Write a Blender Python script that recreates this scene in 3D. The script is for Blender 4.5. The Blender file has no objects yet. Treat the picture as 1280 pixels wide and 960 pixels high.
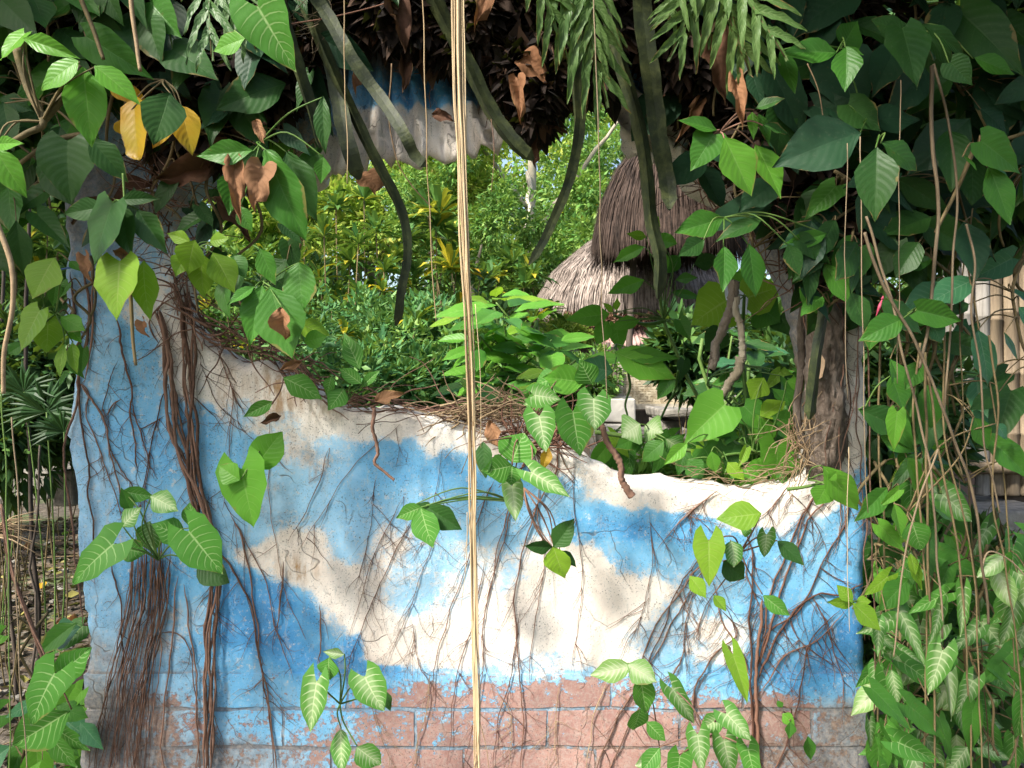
import bpy, bmesh, math, random
import numpy as np
from mathutils import Vector, Matrix, noise, geometry

# ------------------------------------------------------------------ camera, world, sun, exposure
SC = bpy.context.scene
F = 970.0            # focal length in photograph pixels
CAMZ = 1.5
WY = 1.7             # distance of the wall face
def P(px, py, Y=WY):
    return Vector(((px - 640) / F * Y, Y, CAMZ - (py - 480) / F * Y))
cam = bpy.data.cameras.new('camera'); camo = bpy.data.objects.new('camera', cam)
SC.collection.objects.link(camo)
camo.location = (0, 0, CAMZ); camo.rotation_euler = (math.radians(90), 0, 0)
cam.sensor_width = 36; cam.lens = F / 1280 * 36; cam.clip_start = 0.02; cam.clip_end = 500
SC.camera = camo
SUND = Vector((0.60, 0.50, -0.74)).normalized()      # the way sunlight travels
W = bpy.data.worlds.new('World'); SC.world = W; W.use_nodes = True
nt = W.node_tree
for n in list(nt.nodes): nt.nodes.remove(n)
sk = nt.nodes.new('ShaderNodeTexSky'); sk.sky_type = 'NISHITA'; sk.sun_disc = False
sk.sun_elevation = math.asin(-SUND.z); sk.sun_rotation = math.atan2(-SUND.x, -SUND.y)
sk.air_density = 1.0; sk.dust_density = 3.5; sk.ozone_density = 0.6
bg = nt.nodes.new('ShaderNodeBackground'); bg.inputs['Strength'].default_value = 0.15
wo = nt.nodes.new('ShaderNodeOutputWorld')
nt.links.new(sk.outputs[0], bg.inputs[0]); nt.links.new(bg.outputs[0], wo.inputs[0])
sl = bpy.data.lights.new('sun', 'SUN'); sl.energy = 3.9; sl.angle = math.radians(7); sl.color = (1.0, 0.95, 0.86)
so = bpy.data.objects.new('sun', sl); SC.collection.objects.link(so)
so.rotation_euler = SUND.to_track_quat('-Z', 'Y').to_euler(); so.location = (-4, -4, 6)
SC.view_settings.view_transform = 'Standard'; SC.view_settings.look = 'None'
SC.view_settings.exposure = 1.2; SC.view_settings.gamma = 1.0

rng = random.Random(7)
R = rng.uniform
COL = SC.collection

# ------------------------------------------------------------------ object helpers
def tag(o, label=None, cat=None, group=None, kind=None):
    if label: o['label'] = label
    if cat: o['category'] = cat
    if group: o['group'] = group
    if kind: o['kind'] = kind
    return o
def empty(name, loc, label, cat, group=None):
    o = bpy.data.objects.new(name, None); COL.objects.link(o); o.location = loc; o.empty_display_size = .05
    return tag(o, label, cat, group)
def link(name, me, parent=None, mat=None):
    o = bpy.data.objects.new(name, me); COL.objects.link(o)
    if mat is not None and not me.materials: me.materials.append(mat)
    if parent is not None:
        o.parent = parent; o.matrix_parent_inverse = Matrix.Translation(-parent.location)
    return o
class MB:
    def __init__(s): s.v = []; s.f = []; s.r = []
    def tube(s, pts, r0, r1=None, n=5, rough=0.0, flat=1.0, taper=False):
        r1 = r0 if r1 is None else r1
        base = len(s.v); N = len(pts); rv = R(0, 1); side = Vector((0, 1, 0))
        for i, p in enumerate(pts):
            t = (pts[min(i + 1, N - 1)] - pts[max(i - 1, 0)])
            if t.length < 1e-9: t = Vector((0, 0, 1))
            t.normalize()
            a = t.cross(side)
            if a.length < .05: a = t.cross(Vector((1, 0, 0)))
            a.normalize(); b = t.cross(a)
            rr = r0 + (r1 - r0) * i / (N - 1)
            if taper: rr *= min(1, (i + .6) / 4, (N - i - .4) / 4)
            for k in range(n):
                q = 2 * math.pi * k / n
                m = rr * (1 + R(-rough, rough))
                s.v.append(p + a * math.cos(q) * m + b * math.sin(q) * m * flat); s.r.append(rv)
        for i in range(N - 1):
            for k in range(n):
                k2 = (k + 1) % n
                s.f.append((base + i * n + k, base + i * n + k2, base + (i + 1) * n + k2, base + (i + 1) * n + k))
        s.f.append(tuple(base + k for k in range(n))[::-1]); s.f.append(tuple(base + (N - 1) * n + k for k in range(n)))
        return s
    def box(s, c, d, jit=0.0, rot=0.0):
        base = len(s.v); rv = R(0, 1); cr, sr = math.cos(rot), math.sin(rot)
        for z in (-1, 1):
            for y in (-1, 1):
                for x in (-1, 1):
                    X = x * d[0] / 2 + R(-jit, jit); Y = y * d[1] / 2 + R(-jit, jit)
                    s.v.append(Vector((c[0] + X * cr - Y * sr, c[1] + X * sr + Y * cr, c[2] + z * d[2] / 2 + R(-jit, jit)))); s.r.append(rv)
        for q in ((0, 2, 3, 1), (4, 5, 7, 6), (0, 1, 5, 4), (2, 6, 7, 3), (0, 4, 6, 2), (1, 3, 7, 5)): s.f.append(tuple(base + k for k in q))
        return s
    def poly(s, pts):
        base = len(s.v); rv = R(0, 1)
        for p in pts: s.v.append(Vector(p)); s.r.append(rv)
        s.f.append(tuple(range(base, base + len(pts))))
    def mesh(s, name, smooth=True):
        me = bpy.data.meshes.new(name); me.from_pydata([tuple(p) for p in s.v], [], s.f); 
        a = me.attributes.new('rnd', 'FLOAT', 'POINT'); a.data.foreach_set('value', s.r)
        if smooth: me.polygons.foreach_set('use_smooth', [True] * len(me.polygons))
        me.update(); return me
    def build(s, name, mat, parent=None, smooth=True):
        return link(name, s.mesh(name, smooth), parent, mat)
def spline(c, seg=6):
    out = []; n = len(c)
    for i in range(n - 1):
        p0 = c[max(i - 1, 0)]; p1 = c[i]; p2 = c[i + 1]; p3 = c[min(i + 2, n - 1)]
        for k in range(seg):
            t = k / seg
            out.append(0.5 * ((2 * p1) + (p2 - p0) * t + (2 * p0 - 5 * p1 + 4 * p2 - p3) * t * t + (3 * p1 - p0 - 3 * p2 + p3) * t ** 3))
    out.append(c[-1].copy()); return out
def wig(pts, amp, fr=8.0, yk=.4):
    o = R(0, 99)
    return [p + Vector((noise.noise(p * fr + Vector((o, 0, 0))), yk * noise.noise(p * fr + Vector((0, o, 0))), noise.noise(p * fr + Vector((0, 0, o))))) * amp for p in pts]

# ------------------------------------------------------------------ materials
class G:
    """tiny node-graph writer"""
    def __init__(s, name):
        s.m = bpy.data.materials.new(name); s.m.use_nodes = True; s.t = s.m.node_tree
        for n in list(s.t.nodes): s.t.nodes.remove(n)
        s.out = s.t.nodes.new('ShaderNodeOutputMaterial')
    def n(s, ty, **kw):
        x = s.t.nodes.new(ty)
        for k, v in kw.items(): setattr(x, k, v)
        return x
    def set(s, sock, v):
        if isinstance(v, bpy.types.NodeSocket): s.t.links.new(v, sock)
        elif v is not None:
            if isinstance(v, (tuple, list)) and len(v) == 3 and sock.type == 'RGBA': v = (*v, 1)
            sock.default_value = v
    def M(s, op, a, b=None, c=None, clamp=False):
        x = s.n('ShaderNodeMath', operation=op, use_clamp=clamp)
        s.set(x.inputs[0], a); s.set(x.inputs[1], b); s.set(x.inputs[2], c); return x.outputs[0]
    def step(s, v, lo, hi):
        x = s.n('ShaderNodeMapRange', interpolation_type='SMOOTHSTEP')
        s.set(x.inputs[0], v); s.set(x.inputs[1], lo); s.set(x.inputs[2], hi); return x.outputs[0]
    def mix(s, f, a, b, mode='MIX'):
        x = s.n('ShaderNodeMix', data_type='RGBA', blend_type=mode)
        s.set(x.inputs[0], f); s.set(x.inputs[6], a); s.set(x.inputs[7], b); return x.outputs[2]
    def noise(s, vec, sc, det=4, rough=.6, dist=0):
        x = s.n('ShaderNodeTexNoise'); s.set(x.inputs['Vector'], vec); s.set(x.inputs['Scale'], sc)
        s.set(x.inputs['Detail'], det); s.set(x.inputs['Roughness'], rough); s.set(x.inputs['Distortion'], dist); return x.outputs[0]
    def pos(s): return s.n('ShaderNodeNewGeometry').outputs['Position']
    def obj(s): return s.n('ShaderNodeTexCoord').outputs['Object']
    def vmul(s, v, k):
        x = s.n('ShaderNodeVectorMath', operation='MULTIPLY'); s.set(x.inputs[0], v); x.inputs[1].default_value = k; return x.outputs[0]
    def attr(s, name): return s.n('ShaderNodeAttribute', attribute_name=name)
    def bump(s, h, st=.5, d=.01):
        x = s.n('ShaderNodeBump'); s.set(x.inputs['Strength'], st); s.set(x.inputs['Distance'], d); s.set(x.inputs['Height'], h); return x.outputs[0]
    def ramp(s, f, stops):
        x = s.n('ShaderNodeValToRGB'); e = x.color_ramp.elements
        while len(e) > 1: e.remove(e[-1])
        e[0].position = stops[0][0]; e[0].color = (*stops[0][1], 1)
        for p, c in stops[1:]: k = e.new(p); k.color = (*c, 1)
        s.set(x.inputs[0], f); return x.outputs[0]
    def surf(s, col, rough=.6, nrm=None, trans=0, tcol=None, spec=.5):
        b = s.n('ShaderNodeBsdfPrincipled'); s.set(b.inputs['Base Color'], col); s.set(b.inputs['Roughness'], rough)
        s.set(b.inputs['Specular IOR Level'], spec)
        if nrm is not None: s.set(b.inputs['Normal'], nrm)
        o = b.outputs[0]
        if trans:
            t = s.n('ShaderNodeBsdfTranslucent'); s.set(t.inputs[0], tcol if tcol is not None else col)
            if nrm is not None: s.set(t.inputs[1], nrm)
            x = s.n('ShaderNodeMixShader'); s.set(x.inputs[0], trans); s.t.links.new(o, x.inputs[1]); s.t.links.new(t.outputs[0], x.inputs[2]); o = x.outputs[0]
        s.t.links.new(o, s.out.inputs[0]); return s.m

def leaf_mat(name, c1, c2, vein, va, nv=7, splash=0.0, rough=.38, trans=.3, spots=.25, spotc=(.16, .10, .03), vw=.09):
    g = G(name)
    uv = g.n('ShaderNodeSeparateXYZ'); g.set(uv.inputs[0], g.n('ShaderNodeTexCoord').outputs['UV'])
    u = g.M('ABSOLUTE', g.M('MULTIPLY', g.M('SUBTRACT', uv.outputs[0], .5), 2.0)); v = uv.outputs[1]
    rnd = g.n('ShaderNodeObjectInfo').outputs['Random']
    vec = g.vmul(g.pos(), (1, 1, 1))
    nz = g.noise(vec, 26, 3)
    # side veins leave the midrib and sweep to the margin
    s_ = g.M('ADD', g.M('MULTIPLY', g.M('SUBTRACT', v, g.M('MULTIPLY', g.M('POWER', u, 1.25), .24)), float(nv)), g.M('MULTIPLY', nz, .25))
    tri = g.M('ABSOLUTE', g.M('SUBTRACT', g.M('FRACT', s_), .5))
    wid = g.M('MULTIPLY', g.M('SUBTRACT', 1.08, u), vw)
    side = g.M('SUBTRACT', 1.0, g.step(tri, g.M('MULTIPLY', wid, .35), wid))
    side = g.M('MULTIPLY', side, g.step(u, 1.0, .72))
    side = g.M('MULTIPLY', side, g.step(v, .97, .85))
    mid = g.M('SUBTRACT', 1.0, g.step(u, .012, g.M('MULTIPLY', g.M('SUBTRACT', 1.12, v), .075)))
    vm = g.M('MAXIMUM', mid, g.M('MULTIPLY', side, .8))
    base = g.mix(g.step(g.noise(vec, 9, 3), .3, .7), c1, c2)
    base = g.mix(g.M('MULTIPLY', rnd, .5), base, g.mix(.5, base, (c1[0] * 1.7, c1[1] * 1.25, c1[2])))
    base = g.mix(g.M('MULTIPLY', side, .22), base, (c1[0] * .55, c1[1] * .6, c1[2] * .5)) if va < .3 else base
    if splash:
        sp = g.M('MULTIPLY', g.step(g.M('ADD', g.M('SUBTRACT', .75, u), g.M('MULTIPLY', nz, .9)), .55, 1.05), splash)
        base = g.mix(sp, base, vein)
    col = g.mix(g.M('MULTIPLY', vm, va), base, vein)
    sm = g.M('MULTIPLY', g.step(g.noise(vec, 42, 4, .7), .66, .74), spots)
    col = g.mix(sm, col, spotc)
    eb = g.M('MULTIPLY', g.step(g.M('ADD', g.M('MULTIPLY', u, .5), g.M('ADD', g.M('MULTIPLY', v, .2), g.M('MULTIPLY', g.noise(vec, 17, 4), .9))), 1.09, 1.14), min(1, spots * 2.2)); col = g.mix(eb, col, (.24, .16, .06))
    dust = g.step(g.noise(vec, 160, 2), .55, .9)
    col = g.mix(g.M('MULTIPLY', dust, .12), col, (.3, .3, .22))
    h = g.M('SUBTRACT', g.M('MULTIPLY', g.M('SINE', g.M('MULTIPLY', s_, 6.283)), .22), g.M('MULTIPLY', mid, .6))
    h = g.M('ADD', h, g.M('MULTIPLY', nz, .8))
    rgh = g.M('ADD', rough, g.M('MULTIPLY', dust, .25))
    tc = g.mix(.5, col, (c1[0] * 2.0 + .03, c1[1] * 1.7 + .03, c1[2] * .6), 'MIX')
    m = g.surf(col, rgh, g.bump(h, .28, .002), trans, tc, .18)
    if spots > 0:   # insect holes
        hole = g.M('MULTIPLY', g.step(g.noise(vec, 42, 4, .7), .765, .77), g.step(rnd, .35, .36))
        sh = g.out.inputs[0].links[0].from_socket; tr_ = g.n('ShaderNodeBsdfTransparent'); x = g.n('ShaderNodeMixShader')
        g.set(x.inputs[0], hole); g.t.links.new(sh, x.inputs[1]); g.t.links.new(tr_.outputs[0], x.inputs[2]); g.t.links.new(x.outputs[0], g.out.inputs[0])
    return m
LM = {
 'B': leaf_mat('leaf_bright_green', (.085, .26, .028), (.12, .33, .04), (.26, .44, .12), .35, 8, trans=.38),
 'Y': leaf_mat('leaf_yellow_green', (.14, .29, .025), (.20, .37, .035), (.40, .50, .16), .4, 8, trans=.4),
 'M': leaf_mat('leaf_mid_green', (.036, .13, .018), (.055, .18, .024), (.13, .26, .08), .3, 9, trans=.25),
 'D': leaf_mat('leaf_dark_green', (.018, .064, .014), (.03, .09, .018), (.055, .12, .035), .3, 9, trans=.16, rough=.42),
 'F': leaf_mat('leaf_arrowhead_green', (.055, .19, .03), (.075, .24, .035), (.34, .50, .20), .75, 8, trans=.3, vw=.13),
 'V': leaf_mat('leaf_white_veined', (.06, .19, .035), (.09, .25, .045), (.50, .60, .34), .92, 8, .35, trans=.28, vw=.22),
 'P': leaf_mat('leaf_pale_variegated', (.15, .30, .09), (.20, .36, .12), (.55, .63, .40), .85, 8, .6, trans=.3, vw=.24),
 'T': leaf_mat('leaf_blue_green', (.035, .13, .06), (.05, .17, .075), (.18, .30, .18), .4, 8, trans=.2),
 'G': leaf_mat('leaf_golden', (.50, .27, .02), (.42, .33, .03), (.5, .4, .1), .3, 8, trans=.35, spots=.6),
 'E': leaf_mat('leaf_shade_green', (.012, .042, .020), (.02, .062, .028), (.035, .08, .04), .25, 9, trans=.12, rough=.48),  # darker copy of the dark leaf, overhead shade put into its colour
 'X': leaf_mat('leaf_dead', (.20, .105, .055), (.27, .15, .08), (.12, .06, .03), .5, 8, trans=.15, rough=.8, spots=.5),
 'K': leaf_mat('leaf_dead_dark', (.075, .038, .025), (.11, .06, .035), (.05, .03, .02), .4, 8, trans=.08, rough=.85),
 'C': leaf_mat('cactus_skin', (.05, .085, .028), (.09, .11, .035), (.11, .12, .05), .3, 3, trans=.0, rough=.6, spots=.7),
}
def foliage_mat(name, stops, trans=.35, rough=.5):
    g = G(name); a = g.attr('rnd').outputs['Fac']
    big = g.noise(g.pos(), 1.3, 2)
    f = g.M('ADD', a, g.M('MULTIPLY', g.M('SUBTRACT', big, .5), .5), clamp=True)
    c = g.ramp(f, stops)
    return g.surf(c, rough, None, trans, g.mix(.5, c, (.25, .35, .02)), .25)
FM = {
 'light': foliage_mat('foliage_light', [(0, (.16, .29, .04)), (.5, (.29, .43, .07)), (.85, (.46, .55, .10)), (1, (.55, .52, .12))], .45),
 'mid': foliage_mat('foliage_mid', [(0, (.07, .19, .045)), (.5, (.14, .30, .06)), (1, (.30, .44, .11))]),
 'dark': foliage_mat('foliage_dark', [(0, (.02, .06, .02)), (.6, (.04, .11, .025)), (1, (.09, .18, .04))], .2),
 'croton': foliage_mat('foliage_croton', [(0, (.04, .12, .03)), (.5, (.09, .21, .05)), (.80, (.19, .30, .06)), (.92, (.55, .42, .02)), (1, (.65, .38, .02))], .3, .4),
 'fern': foliage_mat('foliage_fern', [(0, (.06, .17, .02)), (1, (.16, .32, .04))], .35),
 'blue': foliage_mat('foliage_bluegreen', [(0, (.04, .13, .05)), (.6, (.09, .25, .075)), (1, (.20, .36, .12))], .3),
}
def simple(name, c1, c2, sc=30, rough=.8, bump=.5, stretch=(1, 1, 1), d=.004, attr=True):
    g = G(name); v = g.vmul(g.obj(), stretch); nz = g.noise(v, sc, 6, .65)
    f = g.M('ADD', g.M('MULTIPLY', nz, .8), g.M('MULTIPLY', g.attr('rnd').outputs['Fac'], .4)) if attr else nz
    c = g.mix(g.step(f, .3, .8), c1, c2)
    return g.surf(c, rough, g.bump(nz, bump, d), spec=.2)
ROOT = simple('root_bark', (.07, .038, .026), (.24, .14, .10), 60, .85)
ROOTRED = simple('root_red', (.075, .035, .024), (.21, .11, .075), 60, .8)
ROOTP = simple('root_pale', (.14, .09, .05), (.34, .25, .15), 60, .8)
DRYST = simple('dry_stem', (.09, .068, .042), (.27, .205, .13), 70, .6, .4, (1, 1, .15))
GRST = simple('green_stem', (.05, .12, .02), (.12, .20, .05), 40, .5)
OLIVE = simple('vine_stem', (.065, .055, .025), (.20, .15, .075), 40, .7)
STRAW = simple('straw_fibre', (.20, .13, .06), (.56, .43, .26), 50, .55, .6, (1, 1, .08))
BARK = simple('bark', (.07, .055, .045), (.26, .22, .18), 22, .9, 1, (1, 1, .5), .02)
BARKP = simple('bark_pale', (.20, .17, .12), (.42, .38, .30), 14, .9, .8, (1, 1, .3), .02)
BAMB = simple('bamboo_weathered', (.11, .10, .085), (.33, .31, .28), 20, .7, .5, (3, 3, .3), .006)
BAMBD = simple('bamboo_dark', (.10, .075, .05), (.27, .21, .14), 20, .7, .5, (3, 3, .3), .006)
THATCH = simple('thatch_grass', (.09, .072, .06), (.36, .30, .26), 14, .85, .5, (1, 1, 1), .006)
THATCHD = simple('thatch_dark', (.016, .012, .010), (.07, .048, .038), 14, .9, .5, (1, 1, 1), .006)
WEAVE = simple('woven_bamboo', (.26, .21, .13), (.48, .42, .30), 40, .7, .4)
WOOD = simple('dark_wood', (.03, .024, .02), (.10, .08, .065), 20, .85, .6, (1, 1, .3))
STONE = simple('stone', (.10, .095, .085), (.34, .32, .28), 18, .95, 1, (1, 1, 1), .015)
CONC = simple('concrete', (.26, .25, .22), (.48, .46, .41), 14, .95, .8, (1, 1, 1), .01)
RUST = simple('rusty_sheet', (.26, .12, .09), (.50, .36, .33), 6, .7, .3)
WHITEP = simple('whitewashed_wood', (.45, .47, .48), (.72, .74, .75), 18, .7, .4)
TARP = simple('blue_tarp', (.30, .42, .62), (.62, .70, .80), 10, .5, .3)
MOSSY = simple('moss', (.03, .06, .012), (.12, .17, .04), 50, .95, 1)
DEBRIS = simple('leaf_debris', (.05, .03, .022), (.24, .14, .085), 30, .9, .6)
# ------------------------------------------------------------------ ground and sky-side structure
g = G('ground_earth'); p = g.pos()
n1 = g.noise(p, 1.1, 5); n2 = g.noise(p, 14, 6, .7); n3 = g.noise(p, 70, 4)
c = g.mix(g.step(n2, .35, .7), (.045, .035, .026), (.15, .125, .095))
c = g.mix(g.M('MULTIPLY', g.step(n1, .5, .62), .75), c, g.mix(g.step(n2, .3, .7), (.05, .085, .018), (.10, .15, .04)))
GROUND = g.surf(c, .95, g.bump(g.M('ADD', n2, g.M('MULTIPLY', n3, .5)), .9, .03))
mb = MB(); NX, NY = 90, 110
def gx(i): t = (i / (NX - 1)) * 2 - 1; return math.copysign(abs(t) ** 2.6 * 180, t) + t * 4
def gy(j): t = j / (NY - 1); return -60 + 62 * (t / .25) if t < .25 else 2 + 14 * ((t - .25) / .5) if t < .75 else 16 + ((t - .75) / .25) ** 2.4 * 300
def gz(x, y):
    near = math.exp(-((x / 14) ** 2 + ((y - 5) / 14) ** 2))
    return near * (noise.noise(Vector((x * .6, y * .6, 0))) * .10 + noise.noise(Vector((x * 2.4, y * 2.4, 5))) * .04)
for j in range(NY):
    for i in range(NX):
        x, y = gx(i), gy(j); mb.v.append(Vector((x, y, gz(x, y)))); mb.r.append(0)
for j in range(NY - 1):
    for i in range(NX - 1): mb.f.append((j * NX + i, j * NX + i + 1, (j + 1) * NX + i + 1, (j + 1) * NX + i))
tag(mb.build('ground', GROUND), kind='structure')

# ------------------------------------------------------------------ the painted wall
OUT = [(98,1400),(95,960),(104,860),(108,800),(92,700),(88,600),(80,540),(88,480),(74,400),(80,300),(72,200),(78,60),(70,-120),(70,-170),
       (400,-185),(700,-175),(1000,-180),(1105,-170),(1100,0),(1092,200),(1084,400),(1090,600),(1082,760),(1092,960),(1090,1400)]
HOLE = [(228,236),(236,300),(222,372),(240,412),(272,440),(300,452),(335,452),(388,483),(432,512),(478,508),(520,516),(560,520),(610,524),(655,522),(700,548),
        (735,570),(770,590),(800,600),(835,598),(870,607),(905,606),(935,614),(985,606),(1008,592),(1022,566),(1020,500),(1012,450),(1006,400),
        (985,345),(958,300),(925,262),(880,236),(840,214),(822,200),(808,214),(796,196),(785,200),(770,160),(745,132),(715,124),(690,132),(678,150),(664,176),(655,192),(640,176),
        (622,186),(602,192),(578,200),(556,204),(520,205),(500,209),(476,206),(452,214),(420,216),(330,236),(268,230)]
def rough_poly(poly, step=7, amp=4.0, seed=0.):
    out = []
    n = len(poly)
    for i in range(n):
        a = Vector((*poly[i], 0)); b = Vector((*poly[(i + 1) % n], 0)); k = max(1, int((b - a).length / step))
        nn = Vector((-(b - a).y, (b - a).x, 0)).normalized()
        for j in range(k):
            q = a.lerp(b, j / k)
            q = q + nn * ((2.4 if 400 < q.x < 860 and 60 < q.y < 240 else 1) * amp * noise.noise(q * .03 + Vector((seed, 0, 0))) + amp * .6 * noise.noise(q * .11 + Vector((seed, 3, 0))))
            if 400 < q.x < 665 and 60 < q.y < 245: q.y += 13 * (((q.x * .032 + .3 * math.sin(q.x * .03)) % 1.0) - .5)
            out.append((q.x, q.y))
    return out
outp = rough_poly(OUT, 10, 4, 3.); holp = rough_poly(HOLE, 6, 5, 9.)
def inside(x, y, poly):
    c = False; j = len(poly) - 1
    for i in range(len(poly)):
        xi, yi = poly[i]; xj, yj = poly[j]
        if (yi > y) != (yj > y) and x < (xj - xi) * (y - yi) / (yj - yi) + xi: c = not c
        j = i
    return c
E = np.array(outp + holp)
def edged(x, y): return math.sqrt(float(np.min((E[:, 0] - x) ** 2 + (E[:, 1] - y) ** 2)))
# pigments:  x, y, white, deep, red, dirt and painted-in shade of the top
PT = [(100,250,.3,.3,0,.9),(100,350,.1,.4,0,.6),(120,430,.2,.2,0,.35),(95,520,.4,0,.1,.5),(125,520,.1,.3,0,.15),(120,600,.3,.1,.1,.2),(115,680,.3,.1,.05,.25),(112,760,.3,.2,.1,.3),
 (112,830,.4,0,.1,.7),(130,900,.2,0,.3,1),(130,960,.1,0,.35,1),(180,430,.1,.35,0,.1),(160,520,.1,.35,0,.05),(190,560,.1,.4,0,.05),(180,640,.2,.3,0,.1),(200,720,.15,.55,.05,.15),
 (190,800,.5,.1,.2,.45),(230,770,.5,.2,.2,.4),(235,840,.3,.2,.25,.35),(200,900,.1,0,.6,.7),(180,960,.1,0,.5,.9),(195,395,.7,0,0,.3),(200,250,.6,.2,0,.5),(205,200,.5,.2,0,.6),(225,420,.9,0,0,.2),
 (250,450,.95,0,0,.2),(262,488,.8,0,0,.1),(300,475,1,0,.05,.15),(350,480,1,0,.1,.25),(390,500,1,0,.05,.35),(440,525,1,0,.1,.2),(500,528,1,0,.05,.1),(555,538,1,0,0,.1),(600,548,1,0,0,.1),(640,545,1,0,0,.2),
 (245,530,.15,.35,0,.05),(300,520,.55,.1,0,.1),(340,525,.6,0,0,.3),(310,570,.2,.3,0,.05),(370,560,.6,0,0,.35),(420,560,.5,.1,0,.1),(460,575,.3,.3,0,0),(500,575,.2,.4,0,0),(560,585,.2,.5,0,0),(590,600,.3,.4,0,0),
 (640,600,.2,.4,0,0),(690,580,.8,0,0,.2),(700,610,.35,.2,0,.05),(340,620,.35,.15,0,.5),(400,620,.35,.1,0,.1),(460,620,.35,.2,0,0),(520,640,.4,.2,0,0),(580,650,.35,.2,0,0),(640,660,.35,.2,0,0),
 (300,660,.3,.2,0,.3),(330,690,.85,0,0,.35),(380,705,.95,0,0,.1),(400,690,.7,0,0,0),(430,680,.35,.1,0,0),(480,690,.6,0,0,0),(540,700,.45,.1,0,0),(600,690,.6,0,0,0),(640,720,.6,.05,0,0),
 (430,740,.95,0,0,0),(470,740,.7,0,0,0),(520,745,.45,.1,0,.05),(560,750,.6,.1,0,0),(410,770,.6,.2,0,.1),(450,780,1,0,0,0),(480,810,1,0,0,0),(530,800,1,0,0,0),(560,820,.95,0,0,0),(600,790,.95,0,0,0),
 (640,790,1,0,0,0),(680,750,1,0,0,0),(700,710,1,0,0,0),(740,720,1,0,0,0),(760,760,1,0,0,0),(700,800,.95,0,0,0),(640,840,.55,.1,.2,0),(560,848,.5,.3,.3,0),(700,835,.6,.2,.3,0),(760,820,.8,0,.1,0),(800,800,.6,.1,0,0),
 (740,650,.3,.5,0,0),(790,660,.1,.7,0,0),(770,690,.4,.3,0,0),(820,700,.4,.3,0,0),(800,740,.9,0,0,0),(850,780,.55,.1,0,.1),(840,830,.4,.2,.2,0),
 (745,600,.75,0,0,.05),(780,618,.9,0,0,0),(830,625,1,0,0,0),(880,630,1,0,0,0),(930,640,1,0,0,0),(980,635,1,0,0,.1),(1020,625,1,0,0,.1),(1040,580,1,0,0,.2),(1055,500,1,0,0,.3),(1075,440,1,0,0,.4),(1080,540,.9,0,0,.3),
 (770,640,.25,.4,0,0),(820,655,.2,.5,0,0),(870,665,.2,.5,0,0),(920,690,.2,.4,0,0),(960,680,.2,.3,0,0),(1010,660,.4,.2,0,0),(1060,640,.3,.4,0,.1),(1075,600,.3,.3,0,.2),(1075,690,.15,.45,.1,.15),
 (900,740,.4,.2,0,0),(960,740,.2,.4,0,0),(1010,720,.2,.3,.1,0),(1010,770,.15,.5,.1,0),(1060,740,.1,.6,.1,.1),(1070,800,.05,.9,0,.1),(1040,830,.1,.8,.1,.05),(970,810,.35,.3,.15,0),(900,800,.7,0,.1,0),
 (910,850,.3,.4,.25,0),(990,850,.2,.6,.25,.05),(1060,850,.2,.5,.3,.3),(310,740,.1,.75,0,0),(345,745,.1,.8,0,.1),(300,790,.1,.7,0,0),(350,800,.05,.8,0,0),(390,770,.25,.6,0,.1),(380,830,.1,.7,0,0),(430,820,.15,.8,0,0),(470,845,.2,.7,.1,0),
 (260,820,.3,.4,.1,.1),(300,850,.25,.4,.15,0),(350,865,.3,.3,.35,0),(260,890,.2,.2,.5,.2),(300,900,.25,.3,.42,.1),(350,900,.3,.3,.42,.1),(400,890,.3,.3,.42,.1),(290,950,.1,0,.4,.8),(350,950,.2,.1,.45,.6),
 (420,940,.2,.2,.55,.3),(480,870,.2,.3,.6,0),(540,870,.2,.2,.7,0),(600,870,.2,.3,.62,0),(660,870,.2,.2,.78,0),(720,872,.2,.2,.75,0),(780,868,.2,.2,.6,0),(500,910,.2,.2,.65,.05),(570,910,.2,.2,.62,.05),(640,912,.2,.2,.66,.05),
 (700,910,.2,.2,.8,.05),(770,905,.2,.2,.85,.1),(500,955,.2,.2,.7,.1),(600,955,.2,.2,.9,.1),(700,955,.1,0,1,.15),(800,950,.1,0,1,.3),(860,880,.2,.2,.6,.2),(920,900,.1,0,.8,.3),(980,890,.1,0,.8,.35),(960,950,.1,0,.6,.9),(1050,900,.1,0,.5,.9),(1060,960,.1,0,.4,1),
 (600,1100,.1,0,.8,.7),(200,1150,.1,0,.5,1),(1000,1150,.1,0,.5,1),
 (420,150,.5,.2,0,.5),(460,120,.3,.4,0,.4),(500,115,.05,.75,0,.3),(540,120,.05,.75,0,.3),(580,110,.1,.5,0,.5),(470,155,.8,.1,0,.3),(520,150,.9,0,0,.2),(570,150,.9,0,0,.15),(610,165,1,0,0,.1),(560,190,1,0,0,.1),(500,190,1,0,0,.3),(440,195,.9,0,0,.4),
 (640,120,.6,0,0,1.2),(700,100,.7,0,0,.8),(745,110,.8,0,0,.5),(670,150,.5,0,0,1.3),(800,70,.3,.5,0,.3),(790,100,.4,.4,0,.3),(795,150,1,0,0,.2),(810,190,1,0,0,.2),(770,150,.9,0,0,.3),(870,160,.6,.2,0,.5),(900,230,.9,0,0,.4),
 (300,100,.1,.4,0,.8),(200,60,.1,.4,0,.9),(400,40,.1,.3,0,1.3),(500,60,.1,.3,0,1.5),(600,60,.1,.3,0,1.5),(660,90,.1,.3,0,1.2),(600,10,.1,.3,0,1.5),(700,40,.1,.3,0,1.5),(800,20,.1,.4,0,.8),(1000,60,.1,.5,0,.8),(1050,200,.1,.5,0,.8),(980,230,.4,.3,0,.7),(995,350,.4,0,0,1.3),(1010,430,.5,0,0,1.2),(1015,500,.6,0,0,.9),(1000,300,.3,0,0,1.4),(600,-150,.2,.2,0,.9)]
PT = np.array(PT, float)
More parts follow.
